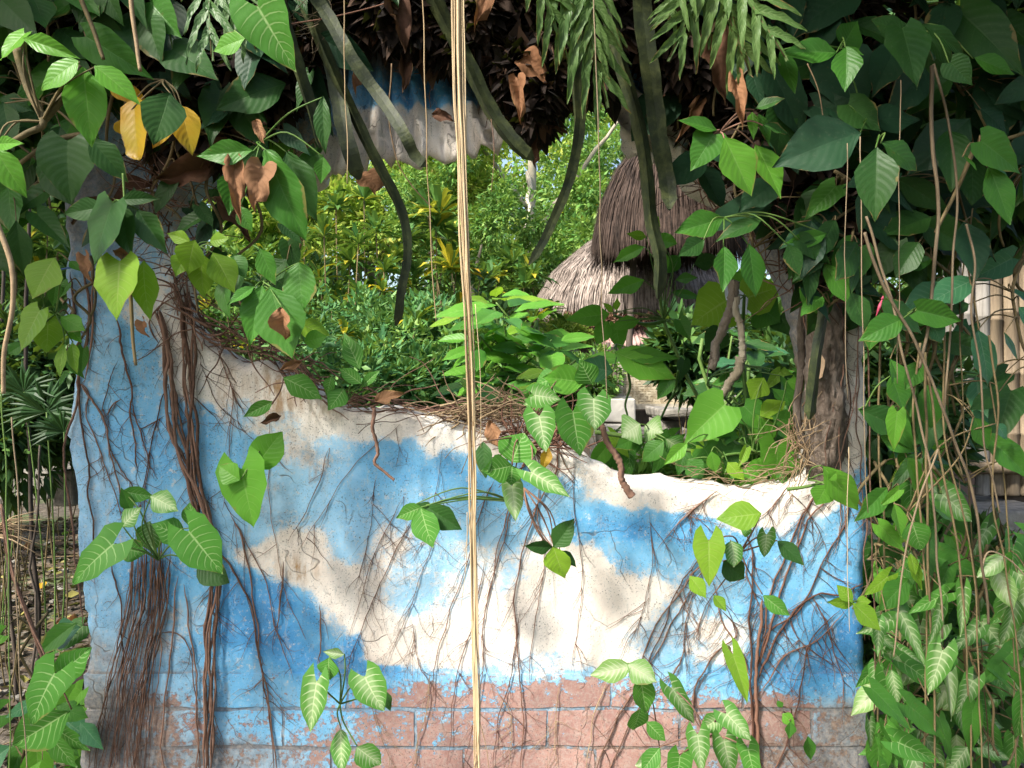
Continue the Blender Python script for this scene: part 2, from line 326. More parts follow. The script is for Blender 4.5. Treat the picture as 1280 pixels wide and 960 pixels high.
def paint(x, y):
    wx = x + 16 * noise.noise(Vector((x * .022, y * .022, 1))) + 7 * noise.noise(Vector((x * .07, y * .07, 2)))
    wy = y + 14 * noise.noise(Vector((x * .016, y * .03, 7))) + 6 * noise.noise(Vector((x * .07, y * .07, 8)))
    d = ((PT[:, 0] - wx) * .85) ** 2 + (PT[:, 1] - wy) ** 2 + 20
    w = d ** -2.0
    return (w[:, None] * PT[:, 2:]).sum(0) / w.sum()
def relief(x, y):
    h = .009 * noise.noise(Vector((x * .010, y * .008, 3))) + .0035 * noise.noise(Vector((x * .035, y * .03, 13))) + .002 * noise.noise(Vector((x * .12, y * .12, 23)))
    if y < 245:                                       # moulded drapery folds of the upper lip
        k = min(1, (245 - y) / 30) * (1 if y > 60 else max(0, (y + 20) / 80))
        fx = x + (y - 190) * (x - 470) * -.0032
        h += k * .026 * (math.sin(fx * .19 + .9 * math.sin(fx * .05)) + .35 * math.sin(fx * .38 + 1)) * (1 if 400 < x < 860 else .3)
        if 400 < x < 860: h += .03 * max(0, min(1, (y - 70) / 130))
    if y > 480: h += .006 * math.exp(-((x - 735) / 18) ** 2) + .005 * math.exp(-((x - 350) / 14) ** 2) * math.exp(-((y - 620) / 90) ** 2)
    return h
pts = [Vector(q) for q in outp + holp]; no = len(outp); nh = len(holp)
edges = [(i, (i + 1) % no) for i in range(no)] + [(no + i, no + (i + 1) % nh) for i in range(nh)]
y = -175
while y < 1400:
    stp = 7.5 if y < 1000 else 30
    x = 66
    while x < 1106:
        xx = x + R(-1.6, 1.6); yy = y + R(-1.6, 1.6)
        if inside(xx, yy, outp) and not inside(xx, yy, holp) and edged(xx, yy) > 4: pts.append(Vector((xx, yy)))
        x += stp
    y += stp
vo, eo, fo, *_ = geometry.delaunay_2d_cdt(pts, edges, [], 0, 1e-4)
verts = []; keep = []; 
for f in fo:
    cx = sum(vo[i].x for i in f) / len(f); cy = sum(vo[i].y for i in f) / len(f)
    if inside(cx, cy, outp) and not inside(cx, cy, holp): keep.append(f)
TH = .115; nv = len(vo); attrW = []
dist = [edged(q.x, q.y) for q in vo]
for q, d in zip(vo, dist):
    rnd_ = (.004 if q.y < 240 and 400 < q.x < 860 else .022) * max(0, 1 - d / 14) ** 2
    v = P(q.x, q.y); v.y = WY - relief(q.x, q.y) + rnd_
    if q.y > 835 and d > 3: v.y += .0015
    verts.append(v)
for q, d in zip(vo, dist):
    v = P(q.x, q.y); v.y = WY + TH + .012 * noise.noise(Vector((q.x * .02, q.y * .02, 50))) - .02 * max(0, 1 - d / 14) ** 2
    if q.y < 240 and 400 < q.x < 860: v.y = WY - relief(q.x, q.y) + .014 + .10 * max(0, min(1, (90 - q.y) / 60))
    verts.append(v)
from collections import Counter
ec = Counter()
faces = []
for f in keep:
    a, b, c_ = vo[f[0]], vo[f[1]], vo[f[2]]
    ccw = (b.x - a.x) * (c_.y - a.y) - (b.y - a.y) * (c_.x - a.x)
    f = tuple(f) if ccw > 0 else tuple(f)[::-1]
    # px,py with y down: flip so that the normal faces -Y
    f = f[::-1]
    faces.append(f); faces.append(tuple(i + nv for i in f)[::-1])
    for i in range(3): ec[(f[i], f[(i + 1) % 3])] += 1
for (a, b), k in list(ec.items()):
    if (b, a) not in ec:
        faces.append((b, a, a + nv, b + nv))
wall = empty('mural_wall', P(590, 1336), 'weathered plaster wall painted with blue sky and white clouds around a big ragged window opening', 'wall')
g = G('painted_plaster'); p = g.pos(); at = g.attr('pig'); sp = g.n('ShaderNodeSeparateColor'); g.set(sp.inputs[0], at.outputs['Color'])
dirt_shade = g.attr('dirt_shade').outputs['Fac']
nA = g.noise(p, 22, 7, .68); nB = g.noise(p, 110, 5, .7); nC = g.noise(g.vmul(p, (1, 1, .35)), 9, 5, .6); nD = g.noise(p, 300, 3, .6)
nE = g.noise(g.vmul(p, (1, 1, .3)), 46, 6, .72)
nn = g.M('SUBTRACT', g.M('ADD', g.M('MULTIPLY', nA, .5), g.M('ADD', g.M('MULTIPLY', nB, .3), g.M('MULTIPLY', g.noise(p, 420, 2, .7), .2))), .5)
wv = g.M('ADD', sp.outputs[0], g.M('MULTIPLY', nn, 1.7))
wm = g.step(wv, .42, .74)
dv = g.M('ADD', sp.outputs[1], g.M('MULTIPLY', g.M('SUBTRACT', nA, .5), .7))
blue = g.ramp(dv, [(0, (.33, .56, .74)), (.3, (.17, .44, .68)), (.6, (.085, .33, .62)), (1, (.045, .21, .47))])
white = g.mix(g.step(nC, .35, .65), (.82, .77, .70), (.72, .64, .56))
col = g.mix(wm, blue, white)
# thin, rubbed paint shows plaster under it
rub = g.M('MULTIPLY', g.step(nB, .54, .66), .35); col = g.mix(rub, col, (.55, .55, .52))
rub2 = g.M('MULTIPLY', g.step(nE, .56, .66), .42); col = g.mix(rub2, col, (.40, .42, .40))
rub3 = g.M('MULTIPLY', g.step(g.noise(p, 38, 7, .78), .60, .64), .6); col = g.mix(rub3, col, (.62, .60, .55))
# brick red under the flaking paint
rv = g.M('ADD', sp.outputs[2], g.M('MULTIPLY', g.M('SUBTRACT', g.noise(p, 48, 8, .8), .5), 1.9))
brick = g.mix(g.step(nA, .3, .7), (.29, .13, .09), (.42, .225, .165))
brick = g.mix(g.M('MULTIPLY', g.step(nB, .42, .66), .5), brick, (.40, .33, .28))
col = g.mix(g.M('MULTIPLY', g.step(rv, .47, .58), .92), col, brick)
# specks of blackened mould, streaks, ochre stain near the broken rim
speck = g.M('MULTIPLY', g.step(nD, .57, .66), g.M('MULTIPLY', g.step(nA, .34, .62), .8)); col = g.mix(speck, col, (.06, .055, .05))
gd = g.M('ADD', dirt_shade, g.M('MULTIPLY', g.M('SUBTRACT', nA, .5), .9))
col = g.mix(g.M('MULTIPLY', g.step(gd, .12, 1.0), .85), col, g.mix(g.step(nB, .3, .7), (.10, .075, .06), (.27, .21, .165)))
st = g.M('MULTIPLY', g.step(g.noise(g.vmul(p, (1, 1, .12)), 28, 4, .6), .58, .72), .22); col = g.mix(st, col, (.22, .19, .15))
oc = g.M('MULTIPLY', g.attr('ochre').outputs['Fac'], g.step(nE, .40, .6)); col = g.mix(oc, col, (.33, .17, .045))
hh = g.M('ADD', g.M('MULTIPLY', nA, .5), g.M('ADD', g.M('MULTIPLY', nB, .35), g.M('SUBTRACT', g.M('MULTIPLY', nD, .15), g.M('MULTIPLY', g.step(rv, .49, .55), .25))))
crack = g.n('ShaderNodeTexVoronoi', feature='DISTANCE_TO_EDGE'); g.set(crack.inputs['Vector'], g.n('ShaderNodeVectorMath', operation='ADD').outputs[0])
ad = crack.inputs['Vector'].links[0].from_node
nv3 = g.n('ShaderNodeTexNoise'); g.set(nv3.inputs['Vector'], p); nv3.inputs['Scale'].default_value = 12
g.set(ad.inputs[0], p); g.set(ad.inputs[1], g.vmul(nv3.outputs['Color'], (.12, .12, .12))); crack.inputs['Scale'].default_value = 6
cr = g.M('MULTIPLY', g.M('SUBTRACT', 1.0, g.step(crack.outputs['Distance'], .0, .012)), g.step(nC, .48, .6))
col = g.mix(g.M('MULTIPLY', cr, .7), col, (.09, .075, .06))
PAINT = g.surf(col, .78, g.bump(g.M('SUBTRACT', hh, g.M('MULTIPLY', cr, .4)), .6, .005), spec=.3)
OCH = [(345,490,30,40,.9),(372,712,24,16,1),(285,485,12,28,.8),(395,590,14,20,.6),(900,625,26,9,.6),(1010,470,16,30,.7),(410,510,30,14,.5),(1050,520,30,40,.5)]
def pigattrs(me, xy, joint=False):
    A = me.attributes.new('pig', 'FLOAT_COLOR', 'POINT'); D = me.attributes.new('dirt_shade', 'FLOAT', 'POINT'); O = me.attributes.new('ochre', 'FLOAT', 'POINT')
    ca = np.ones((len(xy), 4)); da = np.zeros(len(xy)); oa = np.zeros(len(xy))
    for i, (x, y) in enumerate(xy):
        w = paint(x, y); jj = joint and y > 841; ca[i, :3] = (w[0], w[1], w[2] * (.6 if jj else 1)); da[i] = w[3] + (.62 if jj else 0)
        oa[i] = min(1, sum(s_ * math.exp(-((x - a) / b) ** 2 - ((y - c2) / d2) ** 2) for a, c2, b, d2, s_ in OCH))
    A = me.attributes['pig']; D = me.attributes['dirt_shade']; O = me.attributes['ochre']
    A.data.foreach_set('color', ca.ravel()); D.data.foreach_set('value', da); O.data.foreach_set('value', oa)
me = bpy.data.meshes.new('plaster'); me.from_pydata([tuple(v) for v in verts], [], faces)
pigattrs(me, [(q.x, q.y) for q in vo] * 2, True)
me.polygons.foreach_set('use_smooth', [True] * len(me.polygons)); me.update()
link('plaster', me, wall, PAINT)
# bricks of the worn base, proud of the recessed joints
rows = [(842, 884, 0), (889, 932, 80), (937, 980, 20), (985, 1030, 100)]
for y0, y1, off in rows:
    x = 106 - off * 1.0
    while x < 1080:
        xa, xb = max(x, 106), min(x + 161.5, 1084)
        if xb - xa > 22:
            b = MB(); nx, ny = 7, 3; xy = []
            for j in range(ny + 1):
                for i in range(nx + 1):
                    px_, py_ = xa + (xb - xa) * i / nx, y0 + (y1 - y0) * j / ny
                    e = i in (0, nx) or j in (0, ny)
                    px2 = px_ + (R(-1, 1) if e else 0); py2 = py_ + (R(-1, 1) if e else 0)
                    v = P(px2, py2); v.y = WY - relief(px2, py2) - (.0002 if e else .0013) 
                    b.v.append(v); b.r.append(0); xy.append((px2, py2))
            for j in range(ny):
                for i in range(nx):
                    k = j * (nx + 1) + i; b.f.append((k, k + nx + 1, k + nx + 2, k + 1))
            ring = [i for i in range(nx + 1)] + [j * (nx + 1) + nx for j in range(1, ny + 1)] + [ny * (nx + 1) + i for i in range(nx - 1, -1, -1)] + [j * (nx + 1) for j in range(ny - 1, 0, -1)]
            base = len(b.v) + len(ring)
            for k in ring: b.v.append(b.v[k].copy()); b.r.append(0); xy.append(xy[k])
            for k in ring: v = b.v[k].copy(); v.y = WY + .03; b.v.append(v); b.r.append(0); xy.append(xy[k])
            for q in range(len(ring)):
                q2 = (q + 1) % len(ring); b.f.append((base - len(ring) + q, base - len(ring) + q2, base + q2, base + q))
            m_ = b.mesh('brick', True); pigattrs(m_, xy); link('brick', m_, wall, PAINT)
        x += 165
# ------------------------------------------------------------------ leaves
SH = {  # half width along the length, lobe setback
 'h': ([(0,.24),(.06,.40),(.16,.49),(.28,.5),(.42,.45),(.56,.36),(.7,.24),(.82,.13),(.92,.05),(1,.0)], .16),
 'a': ([(0,.22),(.06,.36),(.15,.44),(.26,.43),(.4,.40),(.54,.34),(.68,.25),(.82,.14),(.93,.05),(1,.0)], .36),
 'l': ([(0,.01),(.08,.16),(.2,.37),(.34,.49),(.48,.49),(.62,.40),(.76,.26),(.88,.12),(.95,.05),(1,.0)], .0),
 'o': ([(0,.02),(.06,.22),(.15,.40),(.3,.49),(.45,.5),(.6,.45),(.75,.32),(.88,.16),(.95,.07),(1,.0)], .0),
 's': ([(0,.20),(.1,.42),(.25,.5),(.45,.5),(.6,.47),(.75,.42),(.85,.38),(.93,.26),(.98,.12),(1,.0)], .0)}
_lc = {}
def leaf_mesh(kind, mat, var):
    key = (kind, mat, var)
    if key in _lc: return _lc[key]
    rr = random.Random(hash((ord(kind), ord(mat), var)) & 0xffff)
    prof, back = SH[kind]; us = [-1, -.72, -.4, -.14, 0, .14, .4, .72, 1]
    dead = mat in 'XK'
    fold = rr.uniform(.05, .28); droop = rr.uniform(.05, .3); rip = rr.uniform(.012, .03); ph = rr.uniform(0, 6); tw = rr.uniform(-.15, .15); bend = rr.uniform(-.08, .08)
    if dead: fold = rr.uniform(.3, .9); rip = .09; droop = rr.uniform(.2, .6)
    vs = []; uvs = []; j1, j2, j3 = rr.uniform(.86, 1.12), rr.uniform(-.10, .10), rr.uniform(0, 6)
    for v, w in prof:
        w *= j1 * (1 + j2 * math.sin(v * 6.3 + j3)) * (1 + .05 * math.sin(v * 31 + j3 * 2) * (v < .95))
        for u in us:
            au = abs(u); edge = rip * .6 * math.sin(v * 17 + ph + (2 if u > 0 else 0)) * au * w
            x = u * (w + edge * .5) * (1 - (.35 if dead else .06) * fold) + bend * v * v
            y = v - back * (au ** 1.25) * (1 - v) ** 3 + .05 * au * w
            z = fold * au * w * 1.0 - droop * v * v * .8 - .10 * (au * w) ** 2 + rip * math.sin(v * 15 + ph + u * 2.2) * au + tw * u * w * v
            if dead: z += .10 * math.sin(v * 9 + u * 4 + ph) * (au + .2); x += .05 * math.sin(v * 13 + ph)
            vs.append((x, y, z)); uvs.append((u * .5 + .5, v))
    nu = len(us); fs = []
    for j in range(len(prof) - 1):
        for i in range(nu - 1):
            k = j * nu + i; fs.append((k, k + 1, k + nu + 1, k + nu))
    me = bpy.data.meshes.new('leaf'); me.from_pydata(vs, [], fs)
    ul = me.uv_layers.new(name='UVMap')
    for l in me.loops: ul.data[l.index].uv = uvs[l.vertex_index]
    me.polygons.foreach_set('use_smooth', [True] * len(me.polygons)); me.materials.append(LM[mat]); me.update()
    _lc[key] = me; return me
def leaf_obj(parent, B, T, w, kind, mat, nrm=None, name='leaf', var=None):
    """leaf from base B to tip T, w metres wide"""
    y = T - B; L = y.length; y = y / L
    n = nrm or Vector((R(-.45, .45), -1, R(-.1, .55)))
    n = n - y * n.dot(y)
    if n.length < .1: n = Vector((0, 0, 1)) - y * y.z
    n.normalize(); x = y.cross(n); 
    M = Matrix(((x.x * w, y.x * L, n.x * L * .8, B.x), (x.y * w, y.y * L, n.y * L * .8, B.y), (x.z * w, y.z * L, n.z * L * .8, B.z), (0, 0, 0, 1)))
    o = link(name, leaf_mesh(kind, mat, R(0, 1) * 11 // 1 if var is None else var), parent)
    o.matrix_basis = M
    return o
def plant(name, label, cat, Y, node, leaves, group=None, stem=GRST, sr=.0022, extra=(), petr=.0016, spread=.035):
    """a climbing plant: node (px,py); leaves (bx,by,tx,ty,width px,kind,mat[,depth])"""
    N = P(*node, Y + .03); root = empty(name, N, label, cat, group)
    mb = MB()
    for ex in extra:
        q = [P(a, b, Y + .03 + (R(-.01, .01))) for a, b in ex]; mb.tube(wig(spline(q), .006), sr * 1.5, sr, 6)
    for L in leaves:
        bx, by, tx, ty, w, k, m = L[:7]; dy = L[7] if len(L) > 7 else R(-spread, spread)
        B = P(bx, by, Y + dy); T = P(tx, ty, Y + dy - R(-.01, .03)); wm = w / F * Y * 1.06
        leaf_obj(root, B, T, wm, k, m)
        d = B - N
        if d.length > .012 and d.length < .45:
            mid = N.lerp(B, .5) + Vector((R(-.15, .15) * d.length, -.1 * d.length, R(.0, .22) * d.length))
            mb.tube(spline([N, mid, B + Vector((0, .004, 0))], 5), petr * 1.2, petr * .8, 5)
    if mb.v: mb.build('stem', stem, root)
    return root

# the far ends of the sight line first: climbing vine leaves hand-placed from the photograph
VG = 'leafy climbers growing on and around the mural wall'
# upper left
plant('climbing_vine','bright green heart leaves on a forked stem at the upper left edge','vine',1.25,(52,152),
 [(31,42,-2,72,34,'h','B'),(29,48,92,66,22,'l','B'),(98,76,46,108,32,'o','B'),(104,84,114,182,58,'l','B'),(118,82,172,124,30,'l','B'),(-6,184,26,246,40,'l','B'),(-6,180,26,178,18,'l','B')],VG,OLIVE,.005,
 [((22,62),(34,110),(52,152),(30,166),(-10,190)),((52,152),(85,112),(98,82)),((22,62),(30,45))])
plant('climbing_vine','golden yellow leaves among dark ones, left of the opening top','vine',1.45,(205,100),
 [(137,106,182,126,26,'o','G'),(168,124,168,197,36,'s','G'),(222,132,192,186,24,'o','G'),(226,132,240,192,34,'o','G'),(212,116,193,178,46,'l','D',-.05),(150,150,156,170,18,'o','G')],VG,OLIVE)
plant('climbing_vine','large dark heart leaf over a smaller one, hanging left of the golden leaves','vine',1.42,(105,168),
 [(85,176,80,253,72,'h','D'),(112,172,157,224,32,'l','D'),(0,122,36,136,22,'l','D'),(4,128,14,186,30,'l','D')],VG,OLIVE,.004,[((105,168),(60,180),(10,215))])
plant('climbing_vine','broad ribbed dark leaves in a drooping rosette by the left post','vine',1.38,(140,255),
 [(132,258,76,268,30,'l','D'),(140,254,114,330,68,'h','D',-.03),(172,262,204,314,36,'l','D'),(150,254,158,318,40,'l','D'),(150,250,196,246,20,'l','D')],VG)
plant('climbing_vine','big yellow-green ribbed leaf with a folded twin on the blue left post','vine',1.40,(160,322),
 [(150,326,144,400,68,'h','Y',-.03),(180,326,177,396,34,'l','Y',0),(165,320,140,312,20,'l','X')],VG,OLIVE,.003,[((160,320),(164,390),(170,456))])
plant('climbing_vine','mid green leaves hanging from the dark top at the left','vine',1.48,(185,-10),
 [(188,2,222,42,46,'h','M'),(182,18,198,74,44,'l','D'),(160,15,165,70,34,'l','D'),(215,62,268,92,50,'h','D'),(110,-20,90,22,40,'h','D'),(60,-20,50,16,40,'h','D'),(130,-15,150,30,36,'h','D')],VG)
plant('climbing_vine','arrowhead leaf with pale ribs, right of the lobed fern at top left','vine',1.32,(300,45),
 [(322,8,368,88,66,'a','F'),(306,48,264,62,26,'l','B'),(318,0,330,-34,30,'l','F')],VG)
plant('climbing_vine','long hanging leaf with a yellow tip beside curled brown leaves','vine',1.36,(325,178),
 [(316,188,243,196,30,'l','M'),(332,187,377,302,56,'l','M',-.04),(358,190,390,274,44,'l','D'),(300,258,312,290,22,'l','M'),(404,120,402,190,20,'l','D'),(404,196,402,230,20,'l','M'),(320,150,330,178,14,'o','X')],VG)
plant('climbing_vine','fan of lime and green leaves left of the opening with dead twigs behind','vine',1.46,(245,312),
 [(238,302,208,290,17,'l','Y'),(244,300,230,342,36,'l','Y'),(262,302,284,296,20,'l','Y'),(252,316,250,372,36,'l','Y'),(266,316,294,362,32,'l','Y'),(234,316,218,342,24,'l','Y'),(290,318,305,345,26,'l','M')],VG)
plant('climbing_vine','rosette of green leaves, one half withered grey, at the left of the opening','vine',1.42,(335,352),
 [(328,356,312,432,38,'l','M'),(338,358,364,448,58,'l','M',-.03),(318,358,284,380,16,'l','M'),(374,328,376,390,50,'o','M'),(372,404,412,420,28,'l','Y'),(325,310,344,356,28,'l','M'),(352,384,354,424,34,'o','X',-.06),(380,428,408,420,22,'l','B')],VG)
plant('climbing_vine','olive leaves with curled edges at the far left edge','vine',1.50,(70,392),
 [(68,322,38,372,52,'l','Y'),(50,388,22,440,46,'h','Y'),(60,390,60,440,40,'l','Y'),(30,430,8,442,18,'l','M'),(76,396,104,410,22,'l','B'),(88,410,100,425,16,'l','B'),(90,428,92,466,22,'l','Y'),(80,430,72,470,16,'l','Y')],VG)
plant('climbing_vine','small leaf pair hanging over the stained rim of the wall','vine',1.6,(340,505),
 [(342,502,303,520,20,'l','F'),(354,472,403,494,26,'l','F')],VG,ROOT)
plant('climbing_vine','little upright arrowhead plant rooted on the rim, left of the bare twig','vine',1.62,(435,500),
 [(450,462,428,414,24,'l','F'),(452,480,424,458,20,'l','F'),(452,484,474,462,14,'l','F'),(430,486,412,512,24,'l','F'),(414,470,408,496,14,'l','F')],VG)
plant('climbing_vine','glossy bright double-lobed leaf over the grey streak on the blue paint','vine',1.55,(330,560),
 [(302,586,316,660,62,'a','B',-.02),(318,586,350,538,42,'o','B',0),(300,600,270,582,28,'l','B')],VG,GRST)
plant('climbing_vine','cluster of arrowhead leaves around a white-veined leaf on the lower left','vine',1.52,(198,700),
 [(142,680,81,728,60,'a','F',-.05),(150,684,182,694,32,'l','F'),(152,658,174,634,30,'l','V'),(186,652,188,692,32,'o','V'),(152,614,192,622,20,'l','F'),(188,620,222,636,26,'l','V'),
  (236,664,278,718,60,'a','F',-.06),(232,670,188,656,32,'l','F'),(240,660,238,628,30,'l','F'),(248,705,286,728,34,'o','D'),(165,640,150,610,16,'l','M')],VG)
plant('climbing_vine','large arrowhead leaf at the lower left corner above the leaf litter','vine',1.35,(65,850),
 [(68,842,30,908,62,'a','F',-.04),(70,846,112,812,36,'l','F'),(88,888,4,942,50,'l','F')],VG,ROOT,.003,[((65,850),(40,780),(10,700),(2,640))])
# low centre-left
plant('climbing_vine','white-veined arrowhead leaves at the bottom, left of the straw strand','vine',1.5,(425,880),
 [(396,852,384,918,46,'a','V',-.03),(411,822,410,852,28,'l','F'),(430,818,404,814,14,'l','P'),(456,846,476,892,44,'a','V',-.03),(480,862,488,890,16,'l','D'),(426,912,426,966,32,'o','V'),(446,934,476,958,30,'o','V')],VG)
plant('climbing_vine','three-lobed green leaf on a long stalk, left of the straw strand','vine',1.6,(636,625),
 [(526,634,538,686,38,'l','F',-.08),(532,632,576,662,32,'l','D',-.07),(528,634,494,646,22,'l','F',-.07),(520,630,545,650,20,'l','D',-.06)],VG,GRST,.002,[((636,625),(600,622),(560,624),(530,634))])
plant('climbing_vine','white-veined leaf group spilling over the rim, right of the straw strand','vine',1.5,(655,545),
 [(668,494,702,498,36,'a','V'),(690,497,652,503,34,'a','V'),(674,520,682,564,44,'a','V',-.04),(716,514,724,572,54,'a','F',-.05),(742,498,742,536,46,'a','V',-.05),
  (730,478,680,470,36,'l','B',.03),(640,578,652,540,42,'o','F'),(640,582,604,592,34,'l','F'),(640,582,640,606,32,'l','F'),(604,552,606,598,22,'l','D'),(664,590,712,620,36,'a','V',-.03),(640,608,645,652,32,'a','P'),(700,470,668,482,26,'l','F',.02),(740,480,724,452,30,'l','F',.03)],VG,ROOT)
plant('climbing_vine','dark butterfly-shaped leaf with a lime tip on the white cloud','vine',1.58,(655,610),
 [(692,682,703,726,30,'l','Y',-.05),(692,684,719,650,30,'l','D',-.05),(690,684,657,684,16,'l','D',-.04),(700,688,722,708,14,'l','D',-.03)],VG,ROOT,.002,[((655,610),(672,660),(690,684))])
# lower right of the wall
plant('climbing_vine','lime and white-veined leaves clustered on the blue paint at right','vine',1.52,(925,690),
 [(952,642,896,648,36,'l','Y',-.04),(886,676,887,734,40,'a','Y',-.05),(914,676,922,708,30,'o','V'),(904,702,932,724,32,'o','D'),(958,668,956,698,28,'a','V'),(972,676,1006,706,26,'l','D'),(862,720,884,746,18,'l','Y'),(892,744,908,764,16,'l','Y'),(954,744,987,772,22,'l','F'),(940,665,925,660,16,'l','F'),(905,720,920,712,20,'o','V')],VG,ROOT)
plant('climbing_vine','single lime leaf hanging point down near the bottom right','vine',1.58,(905,810),
 [(916,818,938,880,26,'a','Y',-.02),(912,818,904,806,10,'l','Y')],VG,ROOT)
plant('climbing_vine','pale leaf pair above small leaves on the brick edge','vine',1.5,(805,835),
 [(790,832,738,846,28,'l','P',-.04),(784,830,822,852,28,'l','P',-.04),(800,842,808,896,32,'l','F',-.03),(800,886,794,914,26,'o','F'),(808,902,832,928,22,'l','F'),(826,944,796,958,26,'o','P')],VG,ROOT)
plant('climbing_vine','dense white-veined arrowheads along the bottom edge, right of centre','vine',1.42,(880,920),
 [(840,860,872,908,34,'a','V'),(908,892,940,926,38,'a','V',-.05),(904,896,876,912,24,'l','V'),(872,918,878,968,34,'a','V',-.03),(905,925,915,975,34,'a','V'),(850,945,845,985,36,'a','F'),(935,935,945,985,32,'a','F'),(825,935,800,965,24,'l','F')],VG,ROOT)
plant('climbing_vine','tiny new leaves on bare roots at the lower right of the wall','vine',1.6,(988,895),
 [(978,892,994,906,16,'l','B'),(988,902,988,924,14,'l','M'),(1010,920,1014,952,16,'l','M'),(978,884,972,876,8,'l','M')],VG,ROOT)
plant('climbing_vine','lime star-shaped leaf reaching over the right edge of the wall','vine',1.45,(1066,752),
 [(1066,754,1104,788,26,'l','Y',-.03),(1068,754,1036,752,16,'l','Y'),(1066,752,1046,732,16,'l','Y'),(1070,752,1090,752,14,'l','Y')],VG)
plant('climbing_vine','two-lobed bright leaf crossing the right end of the rim','vine',1.48,(1010,600),
 [(1028,582,1080,642,34,'l','B',-.03),(1034,606,1020,632,28,'l','B',-.02),(1036,600,1046,590,12,'l','B')],VG,GRST,.0025,[((985,610),(1010,606),(1034,600))])
# inside the right of the opening
plant('climbing_vine','glossy green leaves crowding the right corner of the opening','vine',1.78,(940,600),
 [(906,506,854,552,56,'h','B'),(930,508,960,536,36,'h','M'),(972,556,970,602,54,'a','B',-.05),(962,556,946,518,28,'l','B'),(955,472,938,500,28,'l','Y'),(984,476,1014,486,18,'l','B'),(950,520,985,500,26,'l','Y'),(965,520,1000,530,24,'l','M'),
  (880,560,900,590,40,'h','M'),(920,555,905,585,40,'h','D'),(860,575,880,598,30,'l','M'),(940,560,930,590,36,'h','M'),(990,560,975,580,24,'l','M'),(895,540,925,545,26,'l','M')],VG,GRST,.004,[((945,602),(935,560),(925,520)),((945,602),(960,565),(975,530))])
plant('climbing_vine','backlit striped heart leaves behind the dead branch in the opening','vine',1.95,(930,370),
 [(908,376,862,402,56,'h','Y'),(935,372,978,356,56,'h','Y'),(950,385,978,402,50,'h','M'),(930,360,945,330,44,'h','B'),(900,415,882,440,34,'h','D'),(975,395,990,420,30,'h','D')],VG,GRST,.004,[((945,602),(930,480),(928,400),(930,370))])
plant('climbing_vine','pale variegated leaf and green strap leaves low in the opening','vine',1.9,(812,545),
 [(800,530,776,544,34,'l','P'),(806,532,828,542,34,'l','P'),(832,548,858,566,26,'l','V'),(800,545,770,560,26,'l','M'),(830,552,800,575,24,'l','M')],VG,GRST,.004,[((745,540),(800,548),(860,562),(905,570))])
plant('climbing_vine','folded green leaf hanging across the woven panel','vine',2.0,(770,430),
 [(768,440,846,472,40,'l','B'),(842,468,822,500,22,'l','M'),(775,445,850,445,20,'l','M'),(766,465,722,455,28,'l','T')],VG)
# upper right
plant('climbing_vine','cluster of mid green leaves under the top edge, right of centre','vine',1.38,(1052,60),
 [(1046,66,980,60,32,'l','M',-.03),(1056,54,1072,24,34,'h','M'),(1058,58,1060,112,34,'l','M',-.03),(976,62,996,116,30,'l','M'),(1052,60,1080,66,16,'l','M')],VG)
plant('climbing_vine','broad dusky leaves near the top right, left of the dry vines','vine',1.35,(1130,38),
 [(1126,42,1090,22,40,'h','D'),(1128,36,1148,110,52,'h','D',-.03),(1150,32,1196,84,30,'l','D'),(1188,78,1216,106,36,'h','D'),(1218,72,1270,92,30,'l','M'),(1150,30,1216,64,20,'l','D')],VG)
plant('climbing_vine','very large dark leaf pointing left under the top right foliage','vine',1.42,(1078,155),
 [(1076,166,968,196,66,'l','E',-.03),(1078,152,1156,140,36,'l','E'),(1050,70,1072,152,90,'h','E',.08),(1060,130,1100,165,40,'h','D',.03)],VG)
plant('climbing_vine','glossy pointed leaf hanging straight down at the upper right','vine',1.32,(1096,176),
 [(1096,184,1094,272,52,'l','D',-.04),(1102,178,1154,210,34,'l','D')],VG)
plant('climbing_vine','yellow-green broad leaves on a twig at the right of the arch','vine',1.40,(900,165),
 [(896,163,851,146,22,'l','M'),(892,168,866,212,46,'h','M'),(906,172,940,245,50,'l','B',-.03),(944,180,980,245,44,'l','B'),(944,136,981,122,18,'l','D'),(940,140,942,170,13,'l','B'),(948,142,964,178,16,'l','M'),(955,156,988,165,18,'l','D')],VG,ROOT)
plant('climbing_vine','dark leaves overlapping the top right corner of the opening','vine',1.48,(905,272),
 [(904,273,845,291,36,'l','M'),(952,275,895,294,24,'l','D'),(905,308,908,364,30,'l','M'),(936,305,946,372,34,'l','M'),(1034,292,978,308,20,'l','M'),(985,305,1000,345,30,'l','D'),(880,300,850,318,26,'l','D'),(1000,300,1040,330,30,'h','D')],VG)
plant('climbing_vine','green leaves reaching in from the right edge','vine',1.36,(1222,182),
 [(1226,176,1282,216,42,'h','M'),(1236,208,1266,280,42,'l','M'),(1236,200,1268,246,22,'l','T'),(1205,195,1222,212,14,'l','M')],VG,OLIVE,.003,[((1222,182),(1250,175),(1290,160)),((1222,182),(1200,230),(1170,290))])
plant('climbing_vine','pair of mid green leaves meeting in front of the hanging vines at right','vine',1.38,(1135,392),
 [(1130,398,1076,422,34,'l','M',-.03),(1146,388,1206,402,34,'h','M',-.03),(1150,392,1165,380,16,'l','B'),(1165,405,1180,430,22,'l','T')],VG)
plant('climbing_vine','dark broad leaf pointing right beside the mural edge','vine',1.5,(1080,512),
 [(1074,512,1142,542,38,'l','D'),(1114,470,1132,512,34,'l','M'),(1100,545,1150,565,26,'l','M')],VG)
plant('climbing_vine','white-veined dark arrowhead before the wooden post at right','vine',1.5,(1172,618),
 [(1178,618,1220,655,42,'a','V',-.02),(1172,616,1160,604,18,'l','V')],VG)
